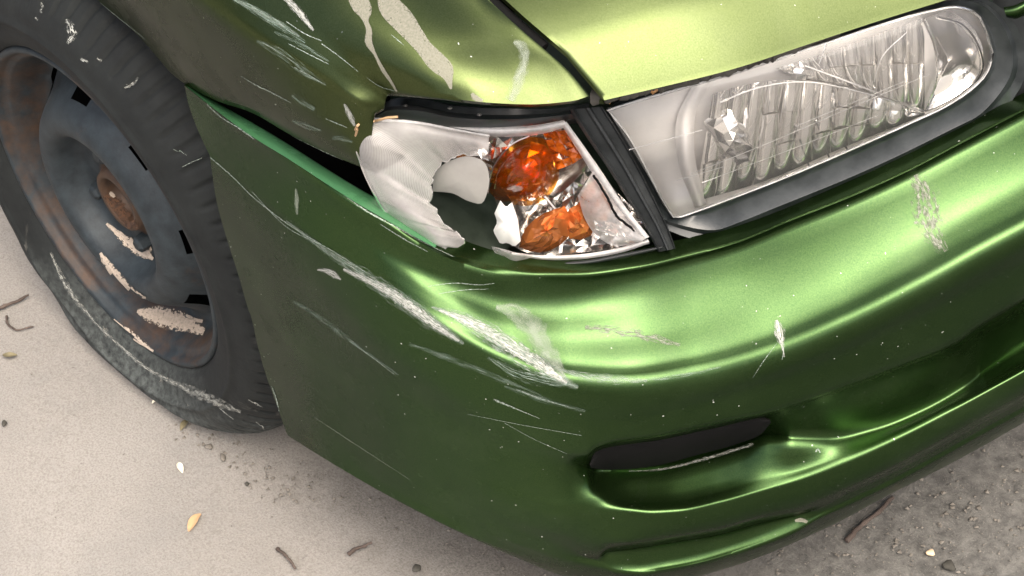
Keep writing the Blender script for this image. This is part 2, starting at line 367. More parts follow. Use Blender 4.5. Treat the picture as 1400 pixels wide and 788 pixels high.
# bumper: rows run from the wheel arch to the right, each (photo x, photo y, depth inside outline)
RW = [
 # inner edge of top flange
 [(252,111,.040),(300,141,.040),(336,162,.040),(386,192,.042),(444,229,.045),(488,256,.048),(525,276,.055),(560,292,.065),(610,319,.070),(700,347,.083),(790,353,.094),(900,334,.099),(1011,307,.099),(1162,246,.099),(1305,177,.099),(1400,127,.099),(1520,64,.099)],
 [(252,115.5,.024),(287,143,.024),(342,183,.024),(398,218,.026),(444,248,.027),(488,276,.03),(532,302,.033),(563,319,.04),(595,336,.047),(633,350,.054),(683,364,.062),(739,371,.070),(788,371,.076),(870,362,.08),(936,347,.08),(1011,327,.08),(1081,298,.08),(1162,266,.08),(1244,229,.08),(1305,197,.08),(1400,147,.08),(1520,84,.08)],
 # ridge
 [(252,117,.0215),(287,145,.0215),(342,185.5,.0215),(398,220.5,.0225),(444,250.5,.024),(488,278.5,.027),(532,304,.030),(563,322,.036),(595,340,.043),(633,355,.050),(683,370,.058),(739,377,.066),(788,377,.072),(870,367,.077),(936,352,.077),(1011,331,.077),(1081,302,.077),(1162,270,.077),(1244,233,.077),(1305,201,.077),(1400,151,.077),(1520,88,.077)],
 [(253,121,.0215),(287,150,.0215),(342,190,.022),(398,226,.0235),(444,256,.025),(488,284,.028),(532,310,.032),(563,328,.039),(595,345,.046),(633,361,.053),(683,376,.061),(739,383,.070),(788,383,.076),(870,373,.081),(936,357,.081),(1011,336,.081),(1081,307,.081),(1162,275,.081),(1244,238,.081),(1305,206,.081),(1400,156,.081),(1520,93,.081)],
 # valley under ridge
 [(257,140,.021),(290,166,.021),(342,207,.021),(398,246,.022),(444,278,.023),(488,307,.026),(532,336,.030),(595,371,.042),(683,402,.058),(739,408,.066),(788,406,.072),(870,393,.076),(936,375,.076),(1011,353,.076),(1081,324,.076),(1162,291,.076),(1244,253,.076),(1305,221,.076),(1400,171,.076),(1520,107,.076)],
 [(268,172,.017),(300,196,.016),(342,230,.014),(398,271,.014),(444,305,.014),(500,344,.015),(560,383,.020),(620,417,.027),(700,450,.037),(780,463,.043),(850,460,.047),(950,440,.050),(1050,410,.052),(1150,370,.053),(1250,322,.053),(1330,280,.053),(1400,243,.053),(1520,178,.053)],
 [(280,199,.014),(310,221,.011),(342,248,.008),(398,290,.006),(440,321,.006),(500,364,.007),(560,404,.009),(620,440,.013),(700,476,.017),(780,496,.020),(850,499,.021),(950,484,.021),(1050,456,.021),(1150,415,.021),(1250,365,.021),(1330,321,.021),(1400,284,.021),(1520,219,.021)],
 # crease
 [(287,214,.013),(312,236,.009),(342,262,.005),(395,303,.002),(440,338,.001),(500,383,.001),(560,424,.001),(620,460,.002),(700,496,.003),(780,519,.004),(850,524,.004),(950,511,.004),(1050,484,.004),(1150,443,.004),(1250,393,.004),(1330,349,.004),(1400,312,.004),(1520,248,.004)],
 [(288,222,.013),(316,246,.009),(345,272,.005),(395,314,.002),(440,350,.000),(500,396,.000),(560,438,.000),(620,474,.000),(700,512,.0),(780,537,.0),(850,543,.0),(950,530,.0),(1050,503,.0),(1150,462,.0),(1250,412,.0),(1330,368,.0),(1400,331,.0),(1520,267,.0)],
 # flank / front face
 [(296,275,.012),(330,300,.009),(395,352,.005),(500,440,.004),(620,524,.004),(700,557,.005),(780,577,.006),(850,577,.006),(950,556,.006),(1050,527,.006),(1150,488,.006),(1250,440,.006),(1330,398,.006),(1400,362,.006),(1520,298,.006)],
 # upper lip of the fog-lamp slot
 [(330,390,.010),(395,435,.009),(500,510,.009),(620,577,.010),(700,606,.010),(770,617,.010),(803,620,.010),(815,612,.010),(838,605,.010),(896,597,.010),(954,585,.010),(1012,572,.010),(1049,565,.011),(1085,553,.011),(1150,530,.012),(1250,492,.012),(1310,468,.012),(1340,447,.012),(1400,412,.012),(1520,340,.012)],
 [(331,394,.010),(396,439,.010),(501,514,.010),(621,582,.011),(700,611,.011),(770,623,.012),(803,627,.016),(815,617,.024),(838,610,.026),(896,602,.027),(954,590,.027),(1012,577,.026),(1049,570,.022),(1085,559,.018),(1150,536,.018),(1250,498,.018),(1310,474,.022),(1340,453,.032),(1400,418,.035),(1520,346,.035)],
 # slot back, lower edge
 [(340,425,.010),(400,465,.010),(500,536,.010),(620,604,.012),(700,632,.013),(770,643,.016),(803,643,.030),(815,642,.048),(849,644,.052),(896,640,.052),(954,625,.052),(1011,608,.049),(1049,594,.042),(1085,597,.0275),(1130,598,.0262),(1200,583,.0262),(1260,559,.0272),(1318,526,.032),(1345,507,.040),(1400,470,.042),(1520,390,.042)],
 [(343,432,.010),(402,470,.010),(502,541,.010),(621,609,.012),(700,637,.013),(770,649,.016),(803,652,.027),(815,650,.043),(849,649,.047),(896,644,.048),(954,629,.047),(1011,612,.043),(1049,600,.034),(1085,606,.0215),(1130,606.5,.0205),(1200,591.5,.0205),(1260,567.5,.0215),(1318,535,.026),(1345,515,.032),(1400,480,.034),(1520,400,.034)],
 # shelf
 [(352,472,.010),(410,506,.010),(505,574,.011),(622,640,.013),(700,668,.014),(775,682,.012),(812,678,.014),(835,683,.016),(870,687,.017),(925,684,.016),(983,671,.015),(1040,653,.013),(1098,640,.0105),(1156,622,.008),(1229,591,.0075),(1286,562,.008),(1343,530,.014),(1400,497,.017),(1520,424,.017)],
 [(356,486,.010),(412,518,.010),(506,584,.011),(622,649,.013),(700,678,.013),(775,692,.010),(812,690,.0095),(835,692,.0085),(862,694,.007),(892,696,.006),(925,694.5,.0055),(983,682.5,.0055),(1040,666.5,.005),(1098,650,.0045),(1156,629,.004),(1229,596,.004),(1286,567,.004),(1343,535,.0055),(1400,503,.006),(1520,430,.006)],
 [(357,491,.010),(413,523,.010),(506,588,.011),(622,653,.013),(700,682,.013),(775,697,.010),(812,696,.008),(835,698,.006),(862,700.5,.0035),(892,703,.002),(925,701,.0018),(983,689,.0018),(1040,673,.0018),(1098,656.5,.0018),(1156,635.5,.0018),(1229,602,.0018),(1286,573,.0018),(1343,541,.002),(1400,509.5,.002),(1520,436,.002)],
 [(359,498,.010),(414,528,.010),(507,593,.011),(622,657,.013),(700,687,.013),(775,703,.010),(812,703,.007),(835,705,.005),(862,709,.003),(892,712,.0015),(925,711,.0012),(983,699,.0012),(1040,683,.0012),(1098,666,.0012),(1156,646,.0012),(1229,612,.0012),(1286,583,.0012),(1343,551,.0012),(1400,520,.0012),(1520,447,.0012)],
 [(366,520,.010),(420,552,.010),(510,618,.012),(622,680,.015),(700,711,.016),(775,730,.015),(815,738,.013),(867,734,.012),(925,727,.012),(983,716,.012),(1040,700,.012),(1098,685,.012),(1156,664,.012),(1229,630,.012),(1286,600,.012),(1343,568,.012),(1400,537,.012),(1520,464,.012)],
 # lower slot
 [(372,536,.010),(425,572,.010),(512,633,.013),(622,694,.018),(700,725,.020),(775,745,.021),(819,758,.020),(830,752,.020),(867,747,.019),(925,738,.019),(983,728,.019),(1040,712,.019),(1098,700,.019),(1118,693,.019),(1156,676,.019),(1229,641,.019),(1286,610,.019),(1343,578,.019),(1400,547,.019),(1520,474,.019)],
 [(373,540,.010),(426,576,.010),(513,638,.014),(622,699,.019),(700,730,.021),(775,750,.023),(819,762,.024),(830,756,.029),(867,752,.031),(925,743,.031),(983,733,.031),(1040,717,.031),(1092,704,.029),(1116,697,.022),(1156,681,.021),(1229,646,.021),(1286,615,.021),(1343,583,.021),(1400,552,.021),(1520,479,.021)],
 [(376,548,.010),(428,584,.011),(514,645,.015),(622,705,.021),(700,737,.023),(775,760,.026),(819,768,.027),(844,775,.0265),(875,777.5,.0262),(910,773,.026),(954,764,.026),(997,752,.026),(1040,737,.026),(1092,716,.0255),(1116,705,.0235),(1156,687,.023),(1229,652,.023),(1286,621,.023),(1343,589,.023),(1400,558,.023),(1520,485,.023)],
 [(378,553,.010),(430,589,.011),(515,650,.016),(622,709,.022),(700,741,.024),(775,765,.027),(822,774,.026),(844,781,.024),(875,783,.023),(910,778.5,.022),(954,770,.022),(997,758,.022),(1040,744,.022),(1092,723,.022),(1116,709,.022),(1156,691,.023),(1229,656,.023),(1286,625,.023),(1343,593,.023),(1400,562,.023),(1520,489,.023)],
 [(380,558,.010),(432,594,.011),(516,655,.016),(622,713,.023),(700,745,.026),(775,770,.029),(822,780,.028),(844,786,.026),(875,788,.025),(910,783.5,.024),(954,775,.024),(997,763,.024),(1040,749,.024),(1092,728,.024),(1116,714,.025),(1156,696,.026),(1229,661,.026),(1286,630,.026),(1343,598,.026),(1400,567,.026),(1520,494,.026)],
 # bottom edge
 [(394,596,.011),(440,625,.013),(520,672,.022),(622,725,.032),(700,760,.04),(780,790,.05),(850,800,.05),(920,795,.05),(1000,775,.05),(1130,722,.05),(1215,677,.05),(1300,634,.05),(1400,578,.05),(1520,505,.05)],
 [(397,597,.045),(440,622,.05),(520,668,.06),(622,720,.08),(700,752,.09),(780,780,.10),(850,790,.10),(920,785,.10),(1000,765,.10),(1130,712,.10),(1215,667,.10),(1300,624,.10),(1400,568,.10),(1520,495,.10)],
]
NC = 330; rows = []
gk = np.exp(-np.linspace(-2.5, 2.5, 49)**2/2); gk /= gk.sum()
for r in RW:
    r = np.array(r, float); px = r[0, 0]+(1500-r[0, 0])*np.linspace(0, 1, NC)
    rows.append(np.stack([px, pchip(r[:, 0], r[:, 1], px), pchip(r[:, 0], r[:, 2], px)], 1))
RP = np.array(rows)
sst = lambda x: np.clip(x, 0, 1)**2*(3-2*np.clip(x, 0, 1))
fs = sst((RP[..., 0]-540)/240)
for i, k in ((0, .06), (1, .11), (2, .115), (3, .125), (4, .13), (5, .25), (6, .10)): RP[i, :, 2] *= 1-k*fs[i]      # even, sloping shelf
lo_ = sst((RP[..., 0]-790)/70)
for i in range(18, len(RP)): RP[i, :, 2] -= (.0075 if i == 18 else .0065)*lo_[i]
RP[17, :, 1] += 3*lo_[17]; RP[18, :, 1] += 4*lo_[18]
lf = np.clip((800-RP[..., 0])/440, 0, 1); lf = lf*lf*(3-2*lf)          # flank: the band under the flange stands nearly upright
for i, tg_ in zip(range(3, 10), (.0215, .0208, .0198, .0185, .0170, .0162, .0140)): RP[i, :, 2] = RP[i, :, 2]*(1-lf[i]*.85)+tg_*lf[i]*.85
for i in range(3, 10): RP[i, :, 2] = np.convolve(np.pad(RP[i, :, 2], 24, mode='reflect', reflect_type='odd'), gk, 'valid')
for i in range(3, 10): RP[i, :, 2] = np.convolve(np.pad(RP[i, :, 2], 24, mode='reflect', reflect_type='odd'), gk, 'valid')
tl = (RP[:, :, 1]-RP[9:10, :, 1])/(RP[24:25, :, 1]-RP[9:10, :, 1]); wl = 1-sst((RP[..., 0]-600)/190)
for i in range(10, 24): RP[i, :, 2] += wl[i]*(RP[9, :, 2]*(1-tl[i])+RP[24, :, 2]*tl[i]-RP[i, :, 2])
# extra rows between, smooth across where the panel is smooth
def refine(RP, sub):
    out = []
    for i in range(len(RP)-1):
        k = sub[i]
        for j in range(k):
            t = j/k
            p0 = RP[max(i-1, 0)]; p1 = RP[i]; p2 = RP[i+1]; p3 = RP[min(i+2, len(RP)-1)]
            # non-uniform tangents from mean vertical spacing
            h0 = max(np.abs(p1[:, 1]-p0[:, 1]).mean(), 1e-6); h1 = np.abs(p2[:, 1]-p1[:, 1]).mean(); h2 = max(np.abs(p3[:, 1]-p2[:, 1]).mean(), 1e-6)
            d0, d1, d2 = (p1-p0)/h0, (p2-p1)/h1, (p3-p2)/h2
            def tan(da, db, ha, hb): 
                ok = da*db > 0; return np.where(ok, 2*da*db/np.where(ok, da+db, 1), 0)
            m1 = tan(d0, d1, h0, h1) if i > 0 else d1; m2 = tan(d1, d2, h1, h2) if i < len(RP)-2 else d1
            out.append((1+2*t)*(1-t)**2*p1+t*(1-t)**2*h1*m1+t*t*(3-2*t)*p2+t*t*(t-1)*h1*m2)
    out.append(RP[-1]); return np.array(out)
SUB = [2,2,2,3,5,5,4,3,5,6,2,4,2,4,3,3,3,4,3,2,3,2,2,4,2]
G = refine(RP, SUB); B3 = hit(G[..., 0], G[..., 1], G[..., 2])
for k_, (din, dz_) in enumerate(((.014, .001), (.032, .005))):      # bottom edge turned in under the car
    c2 = np.array([.22, 0.])-B3[-3, :, :2]; c2 /= np.linalg.norm(c2, axis=1, keepdims=True); B3[-2+k_, :, :2] = B3[-3, :, :2]+c2*din; B3[-2+k_, :, 2] = B3[-3, :, 2]+dz_
# sweep the last section round the rest of the nose (out of the picture) and mirror it
def sweep_right(B3, n=26):
    last = B3[:, -1]; dp = depth(last[:, :2]); cols = []
    y0 = last[:, 1].min(); 
    for k in range(1, n+1):
        t = k/n; col = last.copy(); yy = last[:, 1]*(1-2*t)  # to the mirror position
        zz = last[:, 2]
        # x on the outline offset at that y
        oxx = np.interp(yy, OUT[1:-1, 1], OUT[1:-1, 0]); slope = np.interp(last[:, 1], OUT[1:-1, 1], OUT[1:-1, 0])-last[:, 0]
        cols.append(np.stack([oxx-slope, yy, zz], 1))
    return np.stack(cols, 1)
mid = sweep_right(B3); full = np.concatenate([B3, mid, (B3*np.array([1, -1, 1]))[:, -2::-1]], 1)
# lip turned in at the wheel arch
lip = full[:, :1].copy(); lip[..., 1] += .03; lip[..., 0] += .002
lip2 = lip*np.array([1, -1, 1])
full = np.concatenate([lip, full, lip2], 1)
bumper = grid('bumper', full, M['paint_bumper'], car, flip=True, sharp=75)
# black insert at the back of the fog-lamp slot
def strip(name, A, B, mt, parent, **k): return rails(name, A, B, mt, parent, **k)
strip('fog_slot_insert', [(806,634,.022),(815,615,.026),(838,607,.028),(896,599,.029),(954,587,.029),(1012,574,.028),(1040,569,.024),(1052,573,.022)],
      [(808,640,.028),(822,642,.042),(852,642,.044),(896,637,.044),(954,622,.044),(1011,606,.042),(1040,594,.032),(1054,578,.024)], M['dark'], bumper, n=60, k=8, bulge=.008)
# fresh, unfaded edge of the bumper flange where the fender has sprung away
i1 = SUB[0]; strip3 = B3[:i1+1, :95] + np.array([0, 0, .0012])
strip('bumper_flange', RW[1][:9] and [(255,118.5,.0208),(287,144.5,.0208),(342,185,.0208),(398,220,.0218),(444,250,.0232),(488,278,.0262),(532,303.5,.0292),(563,321.5,.035),(595,339,.042)],
      [(258,117,.036),(300,142.5,.038),(336,163,.038),(386,193,.040),(444,230,.043),(488,257,.046),(525,277,.053),(560,293,.063),(608,316,.078)], M['paint_edge'], bumper, n=60, k=5, bulge=.001, label='bright green inner edge of the bumper')

# dark wheel arch and inner body behind the outside panels
ang = np.linspace(-.16, pi+.1, 40); WC = np.array([.0274, -.7978, .2560])
AL = [np.stack([WC[0]+.385*np.cos(ang), np.full(40, y), WC[2]+.385*np.sin(ang)], 1) for y in (-.765, -.6, -.40)]
AL.append(np.stack([WC[0]+.05*np.cos(ang), np.full(40, -.40), WC[2]+.05*np.sin(ang)], 1))
grid('wheel_arch_liner', np.array(AL), M['dark'], car)
k0 = np.arange(1, len(OUT)-1); q = OUT[k0]; tt = np.gradient(q, axis=0); nn = np.stack([-tt[:, 1], tt[:, 0]], 1); nn /= np.linalg.norm(nn, axis=1, keepdims=True)
keep = (q[:, 0] > .40)
inn = []
for dz, dd in ((.20, .16), (.50, .16), (.53, .15), (.60, .19), (.655, .22)):
    c = q[keep]+nn[keep]*dd; inn.append(np.c_[c, np.full(len(c), dz)])
ip = np.array(inn); grid('inner_panel', ip, M['inside_green'], car, flip=True)
# underside closing sheet
c = q[keep]+nn[keep]*.10; c = c[c[:, 0] > .55]; und = np.array([np.c_[c, np.full(len(c), .235)], np.c_[np.c_[np.full(len(c), .50), c[:, 1]*.85], np.full(len(c), .24)]])
grid('undertray', und, M['dark'], car)
grid('floor_pan', np.array([[(x, y, .255) for y in (-.56, -.2, .3, .78)] for x in (-2.2, -1.2, -.4, .56)]), M['dark'], car)
grid('splash_panel', np.array([[(x, y, z) for x in (.38, .45, .52)] for y, z in ((-.70, .222), (-.62, .228), (-.50, .24))]), M['dark'], car)

# fender
def ZP(px, py, z):
    p = hitz(px, py, z); return (px, py, float(depth(p[None, :2])[0]))
def P3(x, y, z):
    q = proj(np.array([x, y, z])); return (q[0], q[1], float(depth(np.array([[x, y]]))[0]))
ZGX = [.30,.45,.51,.545,.584,.615,.637,.661,.677,.70,.74]; ZGZ = [.799,.786,.775,.766,.754,.742,.732,.718,.706,.685,.64]
def ZF(px, py, k):
    z = .73
    for _ in range(60):
        p = hitz(px, py, z); z = .6*z+.4*(float(np.interp(p[0], ZGX, ZGZ))-k)
    return ZP(px, py, z)
FR = [
 [P3(-.32,-.775,.38),P3(-.215,-.775,.545),P3(.0,-.775,.615),(133,0,.025),(190,50,.025),(213,76,.025),(236,102,.025),(252,114,.025),(304,141,.026),(336,151,.026),(400,186,.027),(444,208,.028),(482,224,.030),(512,236,.034)],
 [P3(-.335,-.783,.39),P3(-.225,-.783,.56),P3(.0,-.783,.635),(140,-12,.018),(198,40,.019),(222,66,.02),(245,92,.020),(262,104,.020),(312,131,.021),(344,143,.021),(404,175,.022),(446,196,.024),(482,212,.026),(510,222,.031)],
 [P3(-.40,-.788,.55),P3(-.22,-.789,.65),P3(.0,-.789,.685),(100,-75,.011),(200,6,.012),(270,60,.014),(330,97,.015),(400,135,.016),(450,163,.019),(487,184,.023),(508,196,.030)],
 [P3(-.45,-.79,.72),P3(-.2,-.79,.718),P3(.03,-.79,.716),(150,-80,.010),(275,4,.011),(330,40,.012),(392,76,.014),(453,115,.018),(500,146,.023),(512,154,.028)],
 [P3(-.45,-.787,.732),P3(-.2,-.787,.730),P3(.03,-.787,.728),(160,-92,.013),(285,-6,.0145),(340,30,.016),(400,66,.018),(460,104,.022),(508,138,.027),(524,148,.031)],
 [P3(-.45,-.775,.772),P3(-.2,-.775,.77),P3(.03,-.775,.762),(200,-126,.026),ZP(320,-32,.745),ZP(380,14,.742),ZP(440,60,.734),ZP(500,105,.718),ZP(530,128,.704)],
 [P3(-.45,-.752,.812),P3(-.2,-.75,.806),P3(.1,-.748,.795),P3(.32,-.744,.780),ZF(400,-65,.014),ZF(470,8,.015),ZF(530,66,.017),ZF(575,110,.021),ZF(592,132,.026)],
 [P3(-.45,-.712,.832),P3(-.2,-.71,.824),P3(.1,-.706,.809),P3(.32,-.703,.791),ZF(490,-80,.0045),ZF(550,-10,.005),ZF(600,60,.006),ZF(640,120,.010),ZF(650,139,.014)],
 [P3(-.45,-.68,.837),P3(-.2,-.678,.828),P3(.1,-.675,.813),P3(.32,-.672,.796),ZF(560,-90,.001),ZF(620,-20,.001),ZF(672,55,.002),ZF(708,115,.005),ZF(724,143,.009)],
 [P3(-.45,-.662,.838),P3(-.2,-.660,.829),P3(.1,-.657,.813),P3(.32,-.656,.796),ZF(575,-84,0.),ZF(640,-24,0.),ZF(706,40,0.),ZF(770,110,.001),ZF(782,138.5,.003)],
 [P3(-.45,-.658,.838),P3(-.2,-.656,.828),P3(.1,-.655,.812),P3(.32,-.654,.796),ZF(578,-80,0.),ZF(620,-43,0.),ZF(668,0,0.),ZF(712,40,0.),ZF(745,68,0.),ZF(780,100,0.),ZF(806,131,0.)],
 [P3(-.45,-.6575,.834),P3(-.2,-.6555,.824),P3(.1,-.6545,.808),P3(.32,-.6535,.792),ZF(578.5,-79,.004),ZF(620.5,-42,.004),ZF(668.5,1,.004),ZF(712.5,41,.004),ZF(745.5,69,.004),ZF(780.5,101,.004),ZF(806,132,.004)],
]
FG = refine(np.array([catmull(r, 150) for r in FR]), [2, 4, 5, 2, 3, 5, 5, 5, 5, 4, 2]); F3 = hit(FG[..., 0], FG[..., 1], FG[..., 2])
# turned-under lip along arch and bumper seam, and turned-down front edge behind the lamp
lipf = F3[:1].copy(); lipf[..., 1] += .03
F3 = np.concatenate([lipf, F3], 0)
edge = F3[:, -1:].copy(); edge[..., 2] -= .007; edge[..., 0] -= .005; edge[..., 1] += .003
F3 = np.concatenate([F3, edge], 1)
fender = grid('fender', F3, M['paint_body'], car, flip=True, sharp=70)

# hood: left to right rows from the front edge to the back
hx = [(822,130,.702),(900,112,.702),(1000,87,.703),(1100,54,.704),(1200,21,.705),(1290,-7,.706),(1400,-42,.707)]
fe = catmull([tuple(hitz(*h)) for h in hx], 90)
gp = F3[-3, :-1][::-1]                      # the fender's hood edge, front to back
ga = np.array([np.interp(np.linspace(.66, -.45, 60), gp[::-1][:, 0], gp[::-1][:, k]) for k in range(3)]).T
ga[:, 1] += .0095; ga[:, 2] += .001; ga[0] = fe[0]
H = []
xb = np.r_[0, np.cumsum(np.hypot(*np.diff(fe[:, :2], axis=0).T))]
for i in range(60):
    f = i/59; row = []
    back = ga[i]-fe[0]
    for j in range(90):
        p = fe[j]+np.array([ga[i][0]-fe[0][0]-(fe[j][0]-fe[0][0])*min(1, f*1.0)*.75, 0, 0])
        yy = fe[j][1]-fe[0][1]
        p[1] = ga[i][1]+yy*(fe[-1][1]-ga[i][1])/(fe[-1][1]-fe[0][1])
        p[2] = fe[j][2]+(ga[i][2]-fe[0][2])+.045*f**.6*(1-exp(-(yy)/.16))
        row.append(p)
    H.append(row)
H = np.array(H)
Hm = (H*np.array([1, -1, 1]))[:, ::-1]
H = np.concatenate([H, Hm], 1)
lipd = H[:1].copy(); lipd[..., 2] -= .0065; lipd[..., 0] -= .003
rnd = H[:1].copy(); rnd[..., 2] -= .003; rnd[..., 0] += .0035
H = np.concatenate([lipd, rnd, H], 0)
le = H[:, :1].copy(); le[..., 2] -= .004; re_ = H[:, -1:].copy(); re_[..., 2] -= .02
H = np.concatenate([le, H, re_], 1)
hood = grid('hood', H, M['paint_body'], car, flip=False, sharp=60)
# dark channel under the hood gap
tube('hood_gap_channel', np.c_[ga[2:, 0], ga[2:, 1]-.004, ga[2:, 2]-.013], .0075, M['dark'], car)

# door, sill and windscreen behind the wheel (out of the picture)
dprof = np.array([(-.772, .20), (-.778, .30), (-.785, .45), (-.789, .60), (-.789, .72), (-.786, .735), (-.775, .772), (-.745, .80)])
dx = np.r_[-.456, -.47, np.linspace(-.5, -1.55, 12)]
grid('door', np.array([[(x, y+(.012 if k == 0 else 0), z) for k, x in enumerate(dx)] for y, z in dprof]), M['paint_body'], car, sharp=60)
grid('sill', np.array([[(x, y, z) for x in (-.33, -.36, -.45)] for y, z in ((-.775, .18), (-.782, .30), (-.784, .39))]), M['paint_body'], car)
wsx = np.linspace(-.70, .70, 24); grid('windscreen', np.array([[(-.40-.75*t-.10*(w/.7)**2, w*(1-.15*t), .838+.42*t) for w in wsx] for t in np.linspace(0, 1, 8)]), M['gloss_black'], car)

# ------------------------------------------------------------------ wheel
stw, cmb = .111216, -.004789
AX = np.array([-sin(stw), cos(stw), cmb]); AX /= np.linalg.norm(AX); WU = np.array([0, 0, 1])-AX*AX[2]; WU /= np.linalg.norm(WU); WF = np.cross(WU, AX); 
if WF[0] < 0: WF = -WF
def wpt(r, y, a): return WC+AX*y+r*(cos(a)*WF+sin(a)*WU)
def revolve(profile, n, fn=None):
    V = np.array([[wpt(r, y, 2*pi*k/n) if fn is None else fn(r, y, 2*pi*k/n, i, k) for k in range(n)] for i, (r, y) in enumerate(profile)])
    return V
NT = 528
tp = [(.189,.012),(.196,.002),(.202,-.004),(.208,-.0075),(.216,-.0105),(.226,-.0125),(.232,-.0135),(.2335,-.0155),(.237,-.0155),(.2385,-.0135),(.248,-.0125),(.258,-.0095),(.266,-.005),(.273,.0005),(.279,.006),(.2845,.012),(.289,.019),(.2925,.028),(.2955,.040),(.2965,.046),(.290,.048),(.290,.055),(.2972,.057),(.2985,.075),(.2985,.10),(.291,.102),(.291,.110),(.2985,.112),(.2975,.135),(.2955,.150),(.289,.171),(.279,.184),(.25,.20),(.20,.19)]
def tyre_pt(r, y, a, i, k):
    if 13 <= i <= 18 and (k % 6) == 0: r -= .0045; y += .0034
    p = wpt(r, y, a)
    sq = max(0, (.115-p[2])/.115)
    if p[2] < .16:
        wgt = max(0, min(1, (r-.196)/.045))*max(0, 1-max(0, y)/.12)
        p = p-AX*(.011*wgt*min(1, max(0, (.16-p[2])/.16))**1.3)
        # folds of the collapsed sidewall
        p = p-AX*.004*sin(p[2]*95)*wgt*max(0, (.12-p[2])/.12)
    lo = .002+max(0, .012-.0*y)*(0 if r > .262 else 1)*0
    if p[2] < .045:
        t = (p[2]+.06)/.105; p[2] = max(.0015+.0, .0015+.0435*max(0, t)**1.7)
    return p
TV = revolve(tp, NT, tyre_pt); wheel_parent = None
# steel wheel: lip, barrel, disc with vents, crown, hub bowl
wp = [(.194,.012),(.1955,.004),(.194,.000),(.190,-.001),(.187,.002),(.1855,.008),(.183,.012),(.180,.013),(.1775,.016),(.1745,.026),(.170,.038),(.166,.050),(.160,.054),(.152,.050),(.138,.034),(.128,.020),(.120,.010),(.112,.004),(.104,.001),(.096,.001),(.090,.004),(.0855,.011),(.082,.022),(.078,.030),(.070,.034),(.050,.035),(.042,.034),(.038,.028),(.035,.022),(.029,.022),(.027,.030),(.026,.050),(.0,.050)]
NW = 240; WV = revolve(wp, NW, lambda r, y, a, i, k: wpt(max(r, .0005), y, a)); Fw = []
for i in range(len(wp)-1):
    for k in range(NW):
        if i in (12, 13, 14):
            ph = (k/NW*8+.30) % 1.0
            if .36 < ph < .64: continue
        a = i*NW+k; b = i*NW+(k+1) % NW; Fw.append((a, a+NW, b+NW, b))
wheel = mesh('wheel', WV.reshape(-1, 3), Fw, M['steel'], car, True, None, 'rusty blue-grey steel wheel')
at = wheel.data.attributes.new('rust', 'FLOAT', 'POINT')
rust = np.array([[(.75 if r < .045 else .52 if .164 < r < .19 else .38 if r > .125 else .24)]*NW for r, y in wp]).ravel().astype(np.float32)
at.data.foreach_set('value', rust)
tyre = mesh('tyre', TV.reshape(-1, 3), [f[::-1] for f in gridF(len(tp), NT, 0, True)], M['tyre'], wheel, True, None, 'flat dusty tyre')
bd = revolve([(.165,.085),(.158,.075),(.10,.070),(.001,.072)], 64); mesh('brake_drum', bd.reshape(-1, 3), [f[::-1] for f in gridF(4, 64, 0, True)], M['dark'], wheel)
for k in range(4):
    a = radians(20+90*k); c = wpt(.055, .036, a); V = []
    for dy, rr in ((0, .0105), (-.012, .0095), (-.015, .006)):
        for j in range(6): V.append(c+AX*dy+rr*(cos(j*pi/3)*WF+sin(j*pi/3)*WU))
    mesh('wheel_nut', V, gridF(3, 6, 0, True)+[tuple(range(12, 18))], M['steel'], wheel, False)

# ------------------------------------------------------------------ headlight
TOPR = [(831,151,.099),(862,141,.099),(900,130,.099),(1000,101,.100),(1100,69,.100),(1200,36,.100),(1270,16,.100),(1312,10,.100),(1336,20,.099),(1349,45,.097)]
BOTR = [(922,299,.094),(960,286,.094),(1000,271,.093),(1080,240,.092),(1160,206,.092),(1240,170,.092),(1300,141,.093),(1330,120,.094),(1350,98,.095),(1357,74,.096)]
light = rails('headlight', TOPR, BOTR, M['lens'], car, n=90, k=20, bulge=.014, label='cloudy scratched headlight lens')
mid_l = [(831,151,.099),(858,185,.098),(884,232,.096),(907,276,.095),(922,299,.094)]
loop_l = catmull(TOPR, 60).tolist()+catmull(BOTR, 60)[::-1].tolist()+catmull(mid_l[::-1], 20).tolist()
loop_l = polyline(loop_l+[loop_l[0]], 200)[:-1]
outer = [(818,138,.108),(860,127,.108),(900,116,.108),(1000,90,.109),(1100,57,.110),(1200,24,.110),(1270,4,.110),(1310,-6,.108),(1350,-2,.104),(1382,22,.098),(1402,62,.092),(1404,105,.086),(1396,147,.084),
 (1305,197,.083),(1244,229,.083),(1162,266,.083),(1081,298,.083),(1011,327,.083),(936,349,.083),(916,345,.086),(893,295,.092),(865,232,.098),(838,178,.103)]
outer = catmull(outer+[outer[0]], 401)[:-1]
# pair each lens-edge point with the nearest point outside
c_l = loop_l[:, :2].mean(0)
def match(L, O):
    j0 = int(((O[:, :2]-L[0, :2])**2).sum(1).argmin()); O = np.roll(O, -j0, 0)
    s1 = (O[20, :2]-O[0, :2])@(L[8, :2]-L[0, :2])
    if s1 < 0: O = np.roll(O[::-1], 1, 0)
    j = 0; out = []
    for p in L:
        c = np.arange(j, min(len(O), j+26)); j = int(c[((O[c, :2]-p[:2])**2).sum(1).argmin()]); out.append(O[j])
    return np.array(out)
om = match(loop_l, outer)
for _ in range(6): om = (np.roll(om, 1, 0)+om*2+np.roll(om, -1, 0))/4
rings = []
def lerp(a, b, t): return a*(1-t)+b*t
rings.append(loop_l+np.array([0, 0, .030])); rings.append(loop_l+np.array([0, 0, .004])); rings.append(lerp(loop_l, om, .05)+np.array([0, 0, .002]))
rings.append(lerp(loop_l, om, .12)+np.array([0, 0, .006])); rings.append(lerp(loop_l, om, .18)+np.array([0, 0, .0065])); rings.append(lerp(loop_l, om, .62)+np.array([0, 0, .002]))
